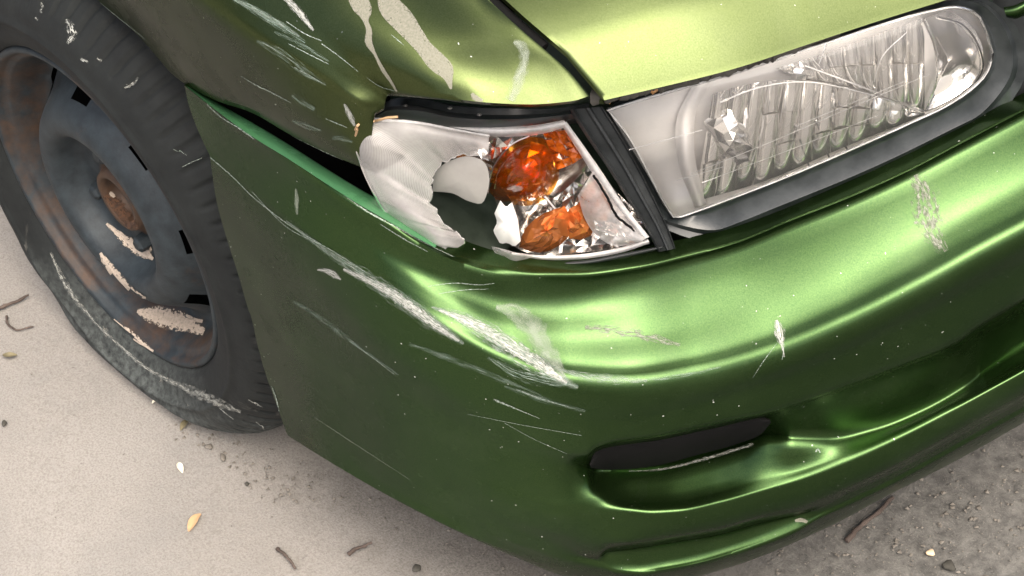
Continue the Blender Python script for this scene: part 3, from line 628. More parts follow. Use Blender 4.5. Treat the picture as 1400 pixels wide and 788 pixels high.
rings.append(lerp(loop_l, om, .70)+np.array([0, 0, .006])); rings.append(lerp(loop_l, om, .76)+np.array([0, 0, .008])); rings.append(om+np.array([0, 0, .006])); rings.append(om+np.array([0, 0, .03]))
rg = np.array(rings); G3 = hit(rg[..., 0], rg[..., 1], rg[..., 2]); nL = len(loop_l)
mesh('headlight_bezel', G3.reshape(-1, 3), gridF(len(rings), nL, 0, True), M['gloss_black'], light, True, None, 'black plastic surround of the headlight', 50)
rp = loop_l[::2]; tube('lens_rim', hit(rp[:, 0], rp[:, 1], rp[:, 2]+.001), .0013, M['edge_lens'], light, 6, closed=True)

# reflector shell and stepped bowls
def shift(r, d, fy=0): return [(x, y+fy, z+d) for x, y, z in r]
rails('reflector', shift(TOPR, .010, -3), shift(BOTR, .010, 3), M['haze_chrome'], light, n=60, k=14, bulge=-.020)
def facets(name, A, B, nu, nv, sag, jit, mt, parent, label=None):
    a, b = catmull(A, nu+1), catmull(B, nu+1); V, F = [], []
    for i in range(nu):
        for j in range(nv):
            q = []
            for (u, v) in ((i, j), (i+1, j), (i+1, j+1), (i, j+1)):
                t = v/nv; e = lerp(a[u], b[u], t).copy(); x = u/nu
                e[2] += sag*(1-((2*t-1)**2+(2*x-1)**2)/2); q.append(e)
            q = np.array(q); c = q.mean(0); q[:, 2] += rng.uniform(-1, 1)*jit*.4
            g1, g2 = rng.uniform(-1, 1, 2)*jit; q[:, 2] += np.array([-1, 1, 1, -1])*g1+np.array([-1, -1, 1, 1])*g2
            m_ = q.mean(0); m_[2] -= jit*.5
            o = len(V); V += list(hit(q[:, 0], q[:, 1], q[:, 2])); V.append(hit(m_[0], m_[1], m_[2]))
            F += [(o+k, o+(k+1) % 4, o+4) for k in range(4)]
    return mesh(name, V, F, mt, parent, False, None, label)
def flutes(name, A, B, nu, nv, sag, bul, mt, parent, q=5):
    a, b = catmull(A, nu*(q-1)+1), catmull(B, nu*(q-1)+1); V, F = [], []
    for i in range(nu):
        for j in range(nv):
            o = len(V); st_ = rng.uniform(-1, 1)*bul*.5; tl_ = rng.uniform(-1, 1)*bul*.7; P = []
            for jj in range(q):
                for ii in range(q):
                    u_, v_ = ii/(q-1), jj/(q-1); k_ = i*(q-1)+ii; t = (j+v_)/nv; e = lerp(a[k_], b[k_], t).copy(); xx = (i+u_)/nu
                    e[2] += sag*(1-((2*t-1)**2+(2*xx-1)**2)/2)-bul*(1-(2*u_-1)**2)+st_*.6+tl_*(v_-.5); P.append(e)
            P = np.array(P); V += list(hit(P[:, 0], P[:, 1], P[:, 2])); F += gridF(q, q, o)
    return mesh(name, V, F, mt, parent, True)
flutes('stepped_reflector', [(975,128,.109),(1040,112,.109),(1120,112,.108),(1200,132,.106),(1266,153,.103)], [(950,276,.107),(1050,246,.106),(1150,203,.105),(1264,158,.103)], 12, 3, -.004, .0036, M['chrome'], light)
flutes('stepped_reflector', [(1060,94,.109),(1130,72,.109),(1200,46,.108),(1264,24,.107)], [(1075,104,.109),(1130,112,.108),(1200,130,.106),(1264,151,.103)], 9, 2, -.003, .0034, M['chrome'], light)
blob('reflector_bowl', [(1264,26),(1295,16),(1326,34),(1344,70),(1340,100),(1318,124),(1286,143),(1266,151),(1278,90)], .106, .124, M['chrome'], light, 8, 48)
blob('bowl_rim', [(1262,30),(1275,60),(1280,92),(1276,125),(1264,151),(1240,140),(1215,125),(1235,70)], .105, .112, M['haze_chrome'], light, 5, 40)
for off in (0, 1):
    tube('bowl_edge', hit(*np.array(catmull([(1280+off*4,24,.105),(1312+off*4,34,.105),(1334+off*4,64,.103),(1340+off*4,92,.103),(1330+off*3,116,.102)], 30)).T), .0008, M['dark' if off else 'edge_lens'], light, 5)
rails('inner_ring', [(946,118,.108),(926,160,.117),(928,225,.106),(950,284,.105)], [(975,108,.109),(953,150,.117),(950,212,.106),(966,279,.105)], M['haze_chrome'], light, n=40, k=8, bulge=.007)
blob('bulb_shield', [(962,166),(975,150),(1010,160),(1036,186),(1045,214),(1030,236),(1000,230),(975,206)], .108, .092, M['chrome'], light, 3, 9, smooth=False, straight=True, jit=.002)
blob('bulb_shield', [(1080,100),(1100,82),(1112,104),(1098,116),(1078,112)], .107, .098, M['chrome'], light, 2, 6, smooth=False, straight=True)
for L_ in ([(985,140,0),(1030,122,0),(1090,112,0),(1180,127,0),(1263,153,0)], [(1088,172,0),(1098,205,0),(1108,232,0)], [(1116,165,0),(1126,195,0),(1136,222,0)], [(1148,178,0),(1154,196,0),(1160,208,0)], [(1196,120,0),(1200,150,0),(1204,180,0)], [(1100,90,0),(1160,112,0),(1263,152,0)], [(1264,26,0),(1279,60,0),(1282,100,0),(1266,150,0)]):
    q = catmull(L_, 20); q[:, 2] = .1005; tube('reflector_ridge', hit(q[:, 0], q[:, 1], q[:, 2]), .0008, M['edge_lens'], light, 5)
for L_ in ([(945,238,0),(1050,196,0),(1150,153,0),(1270,102,0)], [(960,250,0),(1080,205,0),(1200,158,0)], [(860,205,0),(960,178,0)], [(1090,172,0),(1240,110,0)], [(1130,60,0),(1120,88,0)], [(1240,44,0),(1205,80,0),(1195,112,0)], [(925,247,0),(990,228,0)]):
    q = catmull(L_, 16); q[:, 2] = .0855; tube('lens_scratch', hit(q[:, 0], q[:, 1], q[:, 2]), .00035, M['edge_lens'], light, 4)
# column between the two lamps, and the rubber along the hood
colL = [(778,150,.096),(800,185,.094),(832,232,.091),(862,280,.088),(886,318,.085),(900,345,.082)]
colR = [(824,146,.098),(846,180,.096),(872,226,.094),(895,272,.091),(912,308,.088),(924,340,.084)]
def between(t, d): return [tuple(lerp(np.array(a), np.array(b), t)+np.array([0, 0, d])) for a, b in zip(colL, colR)]
cs = [between(0, .018), between(0, -.002), between(.10, -.006), between(.17, -.002), between(.45, -.004), between(.52, -.009), between(.60, -.009), between(.66, -.003), between(.9, -.003), between(.95, -.006), between(1.0, .002), between(1.0, .02)]
cg = np.array([catmull(c, 40) for c in cs]); grid('lamp_divider', hit(cg[..., 0], cg[..., 1], cg[..., 2]), M['black'], car, sharp=40)
sp_ = catmull([(812,133,.098),(860,124,.1),(900,114.5,.1),(1000,89.5,.1),(1100,56.5,.1),(1200,23.5,.1),(1290,-3,.1),(1380,-32,.1)], 160)
sp3 = np.array([hitz(a, b, z) for (a, b, _), z in zip(sp_, np.linspace(.683, .690, 160))])
tube('hood_seal', sp3+rng.normal(0, .0007, sp3.shape), .0062+rng.normal(0, .0007, 160), M['seal'], car, 7, 'crumbling rubber strip under the hood edge')
gl3 = np.array([hitz(a, b+4, z) for (a, b, _), z in zip(sp_[:70], np.linspace(.680, .683, 70))])
tube('old_glue', gl3+rng.normal(0, .0009, gl3.shape), np.abs(.0022+rng.normal(0, .0011, 70)), M['brown_seal'], car, 6)
# grille panel past the lamp
rails('grille', [(1350,-40,.12),(1420,-20,.11),(1500,-70,.11)], [(1385,160,.11),(1420,140,.10),(1520,90,.10)], M['black'], car, n=20, k=8)
rails('hood_trim', [(1372,10,.088),(1385,8,.086),(1410,-5,.086),(1470,-45,.086)], [(1376,24,.086),(1388,26,.086),(1412,14,.086),(1474,-28,.086)], M['paint_bumper'], car, n=20, k=6, bulge=.006)

# ------------------------------------------------------------------ broken corner lamp
LA = [(668,186,.080),(618,177,.064),(575,169,.052),(535,165,.043),(505,166,.036),(489,175,.028),(486,192,.026),(492,218,.028),(505,250,.032),(528,290,.040),(556,318,.048),(590,337,.056),(607,341.5,.060)]
LB = [(668,219,.084),(645,212,.080),(620,214,.076),(602,226,.072),(592,243,.069),(590,262,.067),(594,282,.066),(603,300,.066),(615,314,.066),(628,321,.067),(636,329,.068),(637,336,.068),(612,341,.063)]
LB = catmull(LB, 46); LB[1:-1, :2] += rng.uniform(-1.8, 1.8, (44, 2)); LB[10:14, 0] += (2.5, 5, 3, -1); LB[24:27, 0] -= (2, 5, 2); LB[33:36, 0] += (3, 6, 2); LB = [tuple(p) for p in LB]
corner = rails('corner_lamp', LA, LB, M['rib_lens'], car, n=90, k=14, bulge=.012, label='broken clear corner lamp with an amber bulb')
rails('lamp_bowl', shift(LA, .016), shift(LB, .014), M['haze_chrome'], corner, n=50, k=8, bulge=-.006)
q = catmull(LA, 70); tube('lens_rim', hit(q[:, 0], q[:, 1], q[:, 2]+.0005), .0016, M['edge_lens'], corner, 6)
q = catmull(LB, 180); tube('broken_edge', hit(q[:, 0], q[:, 1], q[:, 2]+.0005), .0007, M['edge_lens'], corner, 5)
# lamp seat: black tray round the lamp
CA = [(497,176,.060),(512,160,.064),(530,138,.068),(562,133,.075),(620,143,.085),(700,147,.097),(760,147,.107),(806,140,.110)]
CB = [(486,186,.036),(500,172,.044),(525,168,.055),(560,170,.062),(615,180,.074),(700,181,.090),(772,170,.100),(800,166,.102)]
def cb(t, d): return [tuple(lerp(np.array(a), np.array(b), t)+np.array([0, 0, d])) for a, b in zip(CA, CB)]
cs = [cb(0, .02), cb(.05, .010), cb(.30, .008), cb(.38, -.004), cb(.48, -.010), cb(.70, -.006), cb(.85, .0), cb(1, .006), cb(1.05, .03)]
cg = np.array([catmull(c, 60) for c in cs]); grid('lamp_tray', hit(cg[..., 0], cg[..., 1], cg[..., 2]), M['gloss_black'], corner, sharp=50)
for px, py in ((554,145),(568,156),(615,148),(655,157)):
    blob('tray_screw', [(px-4,py),(px,py-2.5),(px+4,py),(px,py+2.5)], .068+.0005*(px-560)*.3, .060+.0005*(px-560)*.3, M['grey_plate'], corner, 2, 8)
# chrome reflector, grey plate, amber bulb and amber pieces shaped as its reflection
blob('reflector', [(612,190),(660,186),(720,182),(772,178),(800,204),(836,254),(880,318),(868,332),(800,345),(725,347),(700,335),(686,310),(680,284),(664,240),(618,212)], .104, .142, M['chrome'], corner, 8, 60, centre=(745,265))
facets('stepped_reflector', [(620,184,.096),(660,186,.098),(700,188,.100)], [(628,208,.094),(668,218,.098),(690,214,.102)], 4, 2, .004, .004, M['chrome'], corner)
facets('stepped_reflector', [(742,282,.106),(775,258,.108),(806,232,.106),(835,262,.102)], [(716,330,.098),(790,336,.098),(850,330,.098),(878,318,.098)], 7, 5, .022, .0036, M['chrome'], corner)
blob('grey_backing', [(592,262),(592,246),(600,230),(618,219),(642,214),(662,222),(669,245),(666,264),(659,278),(640,275),(620,265)], .080, .077, M['grey_plate'], corner, 5, 40, label='bare grey plate inside the broken lamp')
blob('bulb', [(668,262),(671,240),(684,216),(703,197),(722,188),(744,190),(759,206),(765,232),(758,258),(742,275),(720,282),(698,279),(678,272)], .106, .064, M['amber_glass'], corner, 8, 36, power=1.8, centre=(716,238), label='amber bulb cover')
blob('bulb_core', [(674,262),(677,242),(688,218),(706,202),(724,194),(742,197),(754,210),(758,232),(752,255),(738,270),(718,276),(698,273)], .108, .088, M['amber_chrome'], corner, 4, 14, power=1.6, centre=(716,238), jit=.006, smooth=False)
facets('bulb_reflection_facet', [(742,182,.100),(760,180,.099),(778,177,.098)], [(762,232,.102),(780,226,.100),(804,210,.098)], 4, 5, .006, .004, M['amber'], corner)  # bulb's reflection beside it, built as amber-coloured facets
blob('amber_bulb_and_reflection', [(710,338),(716,316),(732,299),(756,287),(772,282),(780,300),(778,322),(762,338),(735,346)], .092, .074, M['amber_pale'], corner, 4, 14, power=1.6, smooth=False, jit=.0025)  # this and the next two: bulb's reflection in the chrome, as solid pieces
blob('amber_bulb_and_reflection', [(772,300),(784,280),(800,284),(814,304),(812,318),(795,328),(778,326)], .093, .086, M['amber_pale'], corner, 3, 10, smooth=False, jit=.0025)
blob('amber_bulb_and_reflection', [(790,280),(800,258),(814,244),(824,262),(836,288),(830,302),(812,300)], .092, .086, M['amber_pale'], corner, 3, 10, smooth=False, jit=.0025)
blob('lamp_pocket', [(585,255),(620,245),(690,262),(705,300),(690,345),(650,348),(610,335),(592,300)], .100, .118, M['pocket'], corner, 5, 40)
blob('white_shard', [(676,292),(684,274),(692,284),(700,276),(708,300),(712,330),(703,338),(694,332),(684,334),(674,316),(680,304)], .086, .078, M['white_shard'], corner, 4, 36, straight=True, label='torn white edge of the reflector')
blob('lens_shard', [(672,337),(690,341),(706,346),(730,350),(722,354),(702,358),(692,352),(676,346)], .070, .066, M['shard'], corner, 3, 24, straight=True)
# what is left of the front lens: right-hand corner, top rail and lower rail
rails('lens_shard', [(812,232,.088),(826,252,.087),(842,280,.085),(862,306,.083),(884,326,.081)], [(790,268,.088),(800,300,.086),(815,322,.084),(838,336,.082),(872,333,.081)], M['shard'], corner, n=24, k=8, bulge=.006)
rails('top_rail', [(612,170,.078),(650,172,.084),(700,173,.089),(740,170,.093),(771,164,.095)], [(616,184,.080),(655,186,.085),(702,187,.090),(742,183,.094),(775,174,.095)], M['edge_lens'], corner, n=40, k=7, bulge=.006)
rails('side_rail', [(774,166,.092),(797,198,.090),(826,240,.088),(855,283,.085),(888,324,.081)], [(768,172,.095),(790,206,.093),(818,250,.090),(848,292,.087),(879,328,.083)], M['edge_lens'], corner, n=40, k=6, bulge=.004)
rails('bottom_rail', [(700,345,.076),(740,349,.079),(800,347,.082),(850,338,.083),(886,327,.082)], [(700,349,.076),(740,355,.079),(800,354,.082),(852,345,.083),(888,333,.082)], M['edge_lens'], corner, n=40, k=5, bulge=.003)
rails('lamp_gasket', [(690,349,.080),(720,356,.080),(760,358,.082),(800,356,.083),(850,347,.083),(905,336,.083)], [(692,353,.078),(720,362,.078),(760,364,.080),(800,362,.081),(850,353,.082),(908,340,.082)], M['black'], corner, n=40, k=5, bulge=.004)
for L_, r_ in (([(812,240),(822,256),(833,275),(842,294),(856,306),(866,315),(871,328)], .0011), ([(667,264),(670,242),(684,214),(704,195),(724,186)], .0008), ([(744,268),(762,288),(790,300),(830,318),(872,330)], .0012)):
    q = catmull(np.c_[np.array(L_), np.full(len(L_), .080)], 30); dark = r_ == .0011
    tube('crack' if dark else 'lens_ridge', hit(q[:, 0]+rng.normal(0, .5, 30)*dark, q[:, 1], q[:, 2]+(0 if dark else .018)), r_, M['dark' if dark else 'edge_lens'], corner, 5)
for a_, b_, z_ in (((486,172),(492,164),.026),((484,180),(492,168),.024),((490,168),(512,166),.030),((512,166),(544,160),.036),((486,186),(489,172),.024)):
    q = np.array([hit(*a_, z_), hit((a_[0]+b_[0])/2+1, (a_[1]+b_[1])/2-2, z_-.003), hit(*b_, z_)]); tube('torn_sealant', q, .0011, M['husk'], corner, 5)

# ------------------------------------------------------------------ paint damage on the real surfaces
def bvh(o):
    me = o.data; return BVHTree.FromPolygons([v.co[:] for v in me.vertices], [p.vertices[:] for p in me.polygons])
BV = {o.name: (o, bvh(o)) for o in (bumper, fender, wheel, tyre, hood)}
def mark(target, name, pts, mt, off=.0005, n=None, k=5):
    o, t = BV[target.name]; P = np.array(pts, float)
    if n is None: n = max(8, int(np.hypot(*np.diff(P[:, :2], axis=0).T).sum()/5))
    q = catmull(P, n); tg = np.gradient(q[:, :2], axis=0); tg /= np.linalg.norm(tg, axis=1, keepdims=True)+1e-9; nr = np.c_[-tg[:, 1], tg[:, 0]]
    s = np.r_[0, np.cumsum(np.hypot(*np.diff(q[:, :2], axis=0).T))]/100+random.random()*50
    V, UV, ok = [], [], []; far = 2.8 if target.name in ('wheel', 'tyre') else 2.2
    for j in range(k):
        v = j/(k-1)
        for i in range(n):
            p = q[i, :2]+nr[i]*max(q[i, 2]*(.62 if name in ('scratch', 'chipped_edge') else 1), .4)*(2*v-1); d = ray(p[0], p[1]); h = t.ray_cast(Vector(C0), Vector(d))
            good = h[0] is not None and h[3] < far; ok.append(good); UV.append((s[i], v))
            if not good: V.append(np.zeros(3)); continue
            nn_ = h[1] if h[1].dot(Vector(d)) < 0 else -h[1]; V.append(np.array(h[0]+nn_*off))
    V = np.array(V); F = [f for f in gridF(k, n) if all(ok[a] for a in f) and max(np.linalg.norm(V[f[a]]-V[f[a-1]]) for a in range(4)) < .03]
    best = []
    left = list(F)
    while left:                                     # keep the largest connected piece
        piece, rest = [left.pop()], left; seen = set(piece[0]); grew = True
        while grew:
            nxt = [f for f in rest if not (seen & set(f))]; add = [f for f in rest if seen & set(f)]; grew = bool(add)
            for f in add: seen |= set(f)
            piece += add; rest = nxt
        left = rest
        if len(piece) > len(best): best = piece
    F = best; used = sorted({a for f in F for a in f}); ix = {a: b for b, a in enumerate(used)}
    if not F: return None
    return mesh(name, V[used], [tuple(ix[a] for a in f) for f in F], M[mt], target, True, np.array(UV)[used])
MB = [
 ('scratch', [(288,215,1.5),(320,243,1.8),(345,268,1.2),(372,290,1.8),(398,309,1.4),(440,334,1)], 'scratch'),
 ('scratch', [(345,262,.8),(395,312,1),(450,340,1.2),(500,372,.6)], 'scratch'),
 ('scuff', [(392,302,2),(440,338,6),(500,378,13),(560,418,17),(605,450,12),(634,470,3)], 'scuff'),
 ('scuff', [(470,368,3),(520,392,8),(560,418,10),(600,448,7),(628,466,2)], 'primer'),
 ('paint_chip', [(434,369,1),(448,370,6),(458,376,6),(467,382,1.5)], 'primer'),
 ('scuff', [(590,420,2),(625,432,12),(670,458,22),(715,488,23),(755,512,16),(790,530,4)], 'scuff'),
 ('scuff', [(600,424,2),(640,440,9),(690,468,14),(740,500,11),(775,524,3)], 'primer'),
 ('smear', [(678,420,6),(705,428,18),(730,452,22),(748,482,18),(772,515,5)], 'veil'),
 ('scuff', [(765,506,3),(800,515,8),(840,519,9),(885,521,3)], 'scuff'),
 ('streak', [(880,520,4),(930,514,5),(985,502,2)], 'streak'),
 ('streak', [(668,488,5),(700,508,12),(740,520,11),(790,528,4)], 'streak'),
 ('streak', [(560,470,4),(620,492,7),(690,520,6),(740,540,2)], 'streak'),
 ('scratch', [(675,546,3.4),(690,552,3.2),(712,561,2),(738,572,.6)], 'scratch'),
 ('scratch', [(706,532,1.6),(740,545,2.2),(778,556,.8)], 'scratch'),
 ('streak', [(690,528,4),(740,545,7),(800,562,3)], 'streak'),
 ('scratch', [(640,566,.5),(710,580,.8),(795,595,.7)], 'scratch'),
 ('scratch', [(690,578,.5),(730,600,.5),(775,620,.5)], 'scratch'),
 ('streak', [(402,412,3),(440,436,6),(480,466,5),(545,512,2)], 'streak'),
 ('scratch', [(478,466,.8),(505,485,1),(540,512,.7)], 'scratch'),
 ('scratch', [(585,392,.8),(620,387,1.2),(660,389,1.2),(676,387,.8)], 'scratch'),
 ('scratch', [(600,402,1),(640,396,1.2),(668,395,.7)], 'scratch'),
 ('streak', [(405,258,2),(406,275,5),(407,293,2)], 'veil'),
 ('chipped_edge', [(284,143,1.2),(300,158,1.6),(325,174,1.4),(348,190,1)], 'scratch'),
 ('chipped_edge', [(470,268,.8),(500,288,1.8),(540,310,2.2),(575,330,1.8),(620,352,1.2)], 'scratch'),
 ('chipped_edge', [(520,306,1),(550,325,1.6),(585,344,.8)], 'scratch'),
 ('chipped_edge', [(384,575,1),(378,545,2.2),(372,528,1)], 'scratch'),
 ('paint_chip', [(1061,438,3),(1064,448,9),(1067,460,10),(1069,470,4),(1072,488,1)], 'primer'),
 ('scratch', [(1062,470,.6),(1045,492,1),(1029,516,.6)], 'scratch'),
 ('scratch', [(1072,470,1),(1071,480,1.4),(1069,492,.8)], 'scratch'),
 ('abrasion', [(1250,240,12),(1262,262,22),(1266,292,26),(1276,320,20),(1292,345,8)], 'bruise'),
 ('abrasion', [(800,448,4),(840,452,9),(890,462,9),(930,472,4)], 'bruise'),
 ('scratch', [(1115,618,2.0),(1118,614,3),(1121,619,2)], 'scratch'),
 ('dust_line', [(860,645,1),(900,643,2),(960,629,3),(1030,608,3)], 'dust'),
 ('chipped_edge', [(1087,712,3),(1096,711,5),(1104,714,3)], 'film'),
 ('scratch', [(430,570,.8),(480,603,1),(560,655,.5)], 'veil'),  # highlight along a crease, painted as a faint line
]
for nm, pts, mt in MB: mark(bumper, nm, pts, mt)
MF = [
 ('flaking_lacquer', [(488,-14,14),(492,4,13),(499,18,10),(500,28,4),(505,42,4),(504,56,5),(513,74,2),(525,97,2.6),(534,110,2),(543,125,1.2)], 'film'),
 ('flaking_lacquer', [(522,-12,7),(532,8,15),(550,28,16),(566,48,13),(580,66,11),(596,84,13),(610,98,11),(614,110,5),(617,122,1.5)], 'film'),
 ('smear', [(702,58,4),(714,64,12),(717,84,9),(710,108,12),(698,138,10)], 'veil'),
 ('streak', [(310,-8,4),(345,12,10),(380,34,10),(418,58,4)], 'streak'),
 ('scuff', [(318,-2,3),(350,14,6),(385,34,5),(410,50,2)], 'scuff'),
 ('paint_chip', [(385,-8,5),(405,12,7),(420,30,5),(429,42,2)], 'primer'),
 ('scratch', [(392,30,1),(420,48,1.6),(440,56,1.2)], 'scratch'),
 ('streak', [(376,44,3),(410,60,5),(450,84,2)], 'streak'),
 ('scratch', [(440,60,1.6),(460,74,1.6),(490,98,.6)], 'scratch'),
 ('scratch', [(395,60,1.2),(420,73,1.6),(450,88,1.2)], 'scratch'),
 ('streak', [(352,56,3),(385,74,12),(418,98,10),(446,116,3)], 'streak'),
 ('scratch', [(360,58,1.8),(380,70,1.4),(410,90,1)], 'scratch'),
 ('scratch', [(403,92,1.6),(420,101,2),(442,114,1.2)], 'scratch'),
 ('scratch', [(330,104,.6),(352,117,1.8),(375,128,2),(398,140,.8)], 'scratch'),
 ('scuff', [(400,130,4),(415,140,9),(430,150,7)], 'streak'),
 ('streak', [(400,165,3),(420,172,8),(440,178,3)], 'streak'),
 ('paint_chip', [(471,142,2),(476,152,5),(482,164,5),(485,172,2)], 'primer'),
 ('scratch', [(446,162,1),(460,168,2),(475,174,1.2)], 'scratch'),
 ('streak', [(455,188,4),(470,190,8),(482,194,4)], 'streak'),
 ('chipped_edge', [(332,152,1),(345,158,1.6),(355,163,.8)], 'scratch'),
 ('chipped_edge', [(398,185,1),(430,201,1.4),(470,219,.8)], 'scratch'),
 ('scratch', [(502,106,.6),(520,118,1),(540,124,.8)], 'scratch'),
 ('scratch', [(535,48,.6),(545,56,1.8),(552,62,.6)], 'scratch'),
 ('paint_chip', [(645,128,2),(650,134,4),(660,138,1.5)], 'film'),
 ('chipped_edge', [(138,4,.6),(165,26,1),(200,54,.6)], 'scratch'),
]
for nm, pts, mt in MF: mark(fender, nm, pts, mt)
MW = [
 ('dried_mud', [(146,306,2),(160,318,5),(178,332,9),(198,345,10),(211,354,3)], 'mud'),
 ('dried_mud', [(138,346,2),(150,366,7),(168,388,9),(186,404,8),(200,408,3)], 'mud'),
 ('dried_mud', [(188,426,3),(205,430,12),(230,436,16),(258,445,12),(280,455,6)], 'mud'),
 ('dried_mud', [(150,262,2),(153,266,4),(156,270,2)], 'mud'),
 ('dried_mud', [(196,322,2),(203,332,4),(208,342,3)], 'mud'),
 ('dried_mud', [(255,432,2),(266,438,4),(278,440,3)], 'mud'),
 ('dried_mud', [(155,438,3),(172,455,7),(192,470,7),(210,482,3)], 'mud'),
 ('rust_patch', [(144,266,6),(160,284,14),(178,304,14),(190,318,6)], 'rustd'),
]
M['rustd'] = wear('thick_rust', (.028, .015, .009), .30, .46, 14, 4, (.085, .038, .016), .25, .9)
for nm, pts, mt in MW: mark(wheel, nm, pts, mt, .0012)
MT = [
 ('splatter', [(90,26,3),(98,38,9),(100,50,7),(94,60,3)], 'splat'), ('splatter', [(56,4,2),(59,10,4),(58,18,2)], 'splat'), ('splatter', [(50,24,2),(54,28,3)], 'splat'),
 ('splatter', [(112,80,3),(118,83,4),(122,86,2)], 'splat'), ('splatter', [(170,120,3),(182,114,5),(190,106,3)], 'splat'), ('splatter', [(134,80,2),(140,84,4)], 'splat'),
 ('dried_mud', [(70,345,2),(85,378,5),(105,410,5),(130,438,3)], 'dust'),
 ('dried_mud', [(128,438,2),(160,468,3),(200,502,4),(240,524,4)], 'dust'), ('dried_mud', [(235,522,3),(265,535,9),(300,550,9),(330,562,3)], 'dust'),
 ('scratch', [(238,204,1),(247,207,1.2),(256,212,.6)], 'scratch'), ('scratch', [(250,228,.6),(262,222,1),(276,216,.5)], 'scratch'), ('scratch', [(300,556,1),(312,566,2),(320,572,1)], 'splat'),
 ('scratch', [(340,545,1),(352,552,2),(360,556,1)], 'splat'), ('scratch', [(350,575,1),(358,582,2),(362,588,1)], 'splat'),
]
for nm, pts, mt in MT: mark(tyre, nm, pts, mt, .0015)

# ------------------------------------------------------------------ litter on the ground
def put(o, label, cat, group=None):
    o['label'] = label; o['category'] = cat
    if group: o['group'] = group
    return o
def twig(pts, r, label, side=None, mt='twig', cat='twig'):
    r *= .8
    g = hitz(np.array([p[0] for p in pts], float), np.array([p[1] for p in pts], float), r*1.0); q = catmull(g, 16); q[:, 2] = r*.9+np.abs(np.sin(np.linspace(0, 5, 16)))*r*.6
    q[:, :2] += rng.normal(0, r*.12, (16, 2))
    return put(tube('twig', q, r*(np.linspace(1, .55, 16)+rng.uniform(-.15, .2, 16)), M[mt], None, 7), label, cat, 'twigs fallen on the concrete')
twig([(-6,424),(12,417),(28,410),(40,404)], .0032, 'short black twig at the left edge, above the hooked one')
twig([(9,432),(11,444),(22,451),(46,447)], .0020, 'thin hooked twig beside the flat tyre')
twig([(379,750),(390,760),(396,766),(404,778)], .0026, 'brown twig on pale concrete at the bottom, left of the grey one')
twig([(476,758),(488,751),(508,743)], .0030, 'grey splintered twig lying below the dark bumper side')
twig([(1157,740),(1180,718),(1205,697),(1220,682)], .0042, 'dark stick on stained ground below the bumper front')
def pebble(name, px, py, size, mt, label, group=None, flat=.6, cat='pebble'):
    bm = bmesh.new(); bmesh.ops.create_icosphere(bm, subdivisions=2, radius=size)
    e = rng.uniform(.7, 1.3, 2)
    for v in bm.verts:
        f = 1+.28*sin(v.co.x/size*2.3+px)*cos(v.co.y/size*2.9+py)+rng.uniform(-.06, .06); v.co = Vector((v.co.x*f*e[0], v.co.y*f*e[1], v.co.z*f*flat))
    me = bpy.data.meshes.new(name); bm.to_mesh(me); bm.free(); me.shade_smooth(); o = bpy.data.objects.new(name, me); COL.objects.link(o); me.materials.append(M[mt])
    p = hitz(px, py, 0); o.location = (p[0], p[1], size*flat*.75); return put(o, label, cat, group)
pebble('pellet', 6, 580, .0040, 'crumb', 'black oval pellet on pale concrete near the left edge', None, .5, 'pellet')
pebble('pellet', 338, 663, .0032, 'crumb', 'small black pellet on pale concrete below the tyre', None, .6, 'pellet')
pebble('pebble', 305, 627, .0042, 'stone', 'brown pebble on concrete just below the tyre tip', None, .6)
pebble('pebble', 278, 577, .0050, 'leaf', 'greenish crumb lying against the bottom of the tyre', None, .5)
pebble('pebble', 1297, 776, .0075, 'crumb', 'dark stone on the stained ground at the lower right', None, .6)
pebble('pebble', 1272, 757, .0042, 'pale_stone', 'tan pebble on the stained ground at the lower right', None, .6)
pebble('pebble', 286, 612, .0036, 'stone', 'grey pebble left of the brown one below the tyre', None, .6)
pebble('pebble', 570, 778, .0042, 'crumb', 'dark chip at the bottom edge below the bumper', None, .5)
pebble('crumb', 20, 250+58, .0026, 'stone', 'tiny dark crumb left of the wheel', None, .5, 'crumb')
def leafy(name, pts, wid, mt, label, cat):
    a = np.array([hitz(x, y, .0) for x, y in pts]); q = catmull(a, 9); t = np.gradient(q, axis=0); t /= np.linalg.norm(t, axis=1, keepdims=True)
    nr = np.c_[-t[:, 1], t[:, 0], 0*t[:, 0]]; pr = np.sin(np.linspace(.12, pi-.12, 9))**.8; V = []
    for k, s in enumerate((-1, -.5, 0, .5, 1)):
        V += list(q+nr*(pr*wid*s)[:, None]+np.c_[0*pr, 0*pr, .0012+abs(s)*.0022*pr+.0016*np.sin(np.linspace(0, 3, 9))])
    return put(mesh(name, V, gridF(5, 9), M[mt], None), label, cat)
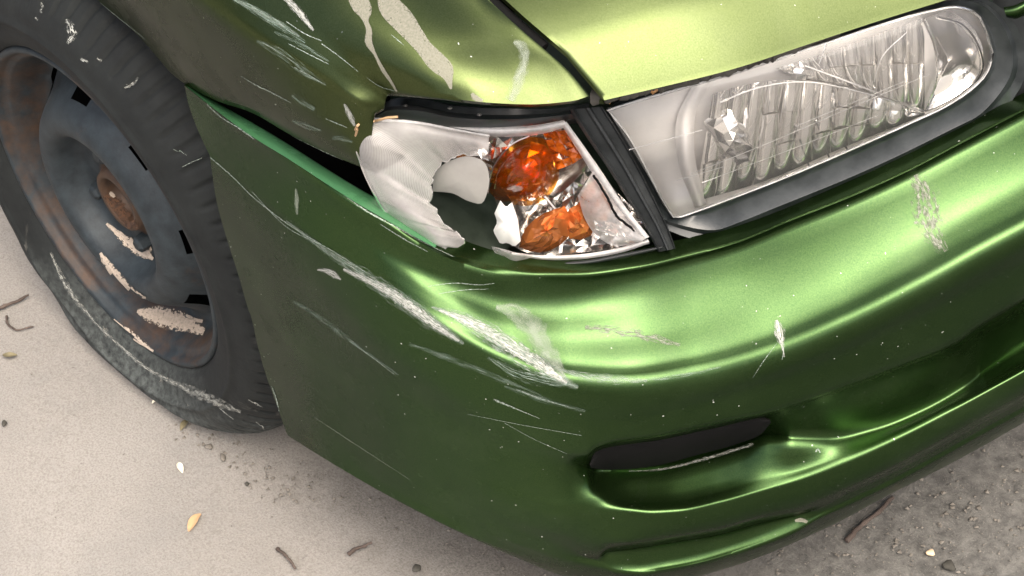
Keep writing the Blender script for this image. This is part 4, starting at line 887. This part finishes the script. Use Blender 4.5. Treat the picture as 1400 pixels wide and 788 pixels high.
leafy('seed_husk', [(258,728),(264,718),(268,711),(275,704)], .0050, 'husk', 'orange-brown seed husk on pale concrete', 'husk')
leafy('petal', [(244,634),(247,641),(250,648)], .0034, 'petal', 'white petal on concrete under the tyre', 'petal')
leafy('dry_leaf', [(4,486),(12,489),(24,487)], .0042, 'leaf', 'curled dry leaf at the left edge of the concrete', 'leaf')
leafy('dry_leaf', [(247,590),(252,584),(257,575)], .0040, 'leaf', 'dark folded leaf against the tyre edge', 'leaf')
leafy('rubber_flap', [(200,540),(204,533),(206,524)], .0040, 'crumb', 'torn black rubber flap sticking out by the tyre edge', 'rubber scrap')
leafy('petal', [(208,553),(213,551),(219,548)], .0028, 'petal', 'yellowish petal beside the rubber flap', 'petal')
# uncountable grit
V, F = [], []
def grit(n, box, smin, smax, keep=None):
    for _ in range(n):
        px, py = rng.uniform(box[0], box[2]), rng.uniform(box[1], box[3])
        if keep and not keep(px, py): continue
        c = hitz(px, py, 0); s = smin+(smax-smin)*rng.random()**3; o = len(V)
        pts = [(1, 0, .3), (-.4, .9, .2), (-.5, -.8, .25), (.1, .1, .95), (.5, .6, .1), (.3, -.7, .1)]
        a = rng.uniform(0, 6.28)
        for x, y, z in pts:
            x *= rng.uniform(.6, 1.3); y *= rng.uniform(.6, 1.3); V.append((c[0]+s*(x*cos(a)-y*sin(a)), c[1]+s*(x*sin(a)+y*cos(a)), s*z*.8))
        F.extend([(o+3, o, o+4), (o+3, o+4, o+1), (o+3, o+1, o+2), (o+3, o+2, o+5), (o+3, o+5, o)])
grit(420, (230, 548, 480, 690), .0007, .0034, lambda x, y: 548+(x-230)*.50 < y+12 < 548+(x-230)*.62+42+rng.random()*30)
grit(260, (480, 660, 800, 800), .0007, .0030, lambda x, y: 665+(x-480)*.45 < y < 700+(x-480)*.45)
grit(700, (960, 590, 1420, 800), .0007, .0036, lambda x, y: y > 805-(x-960)*.50)
grit(90, (0, 300, 600, 790), .0006, .0016)
o = mesh('loose_grit', V, F, M['stone'], None, False); o['kind'] = 'stuff'
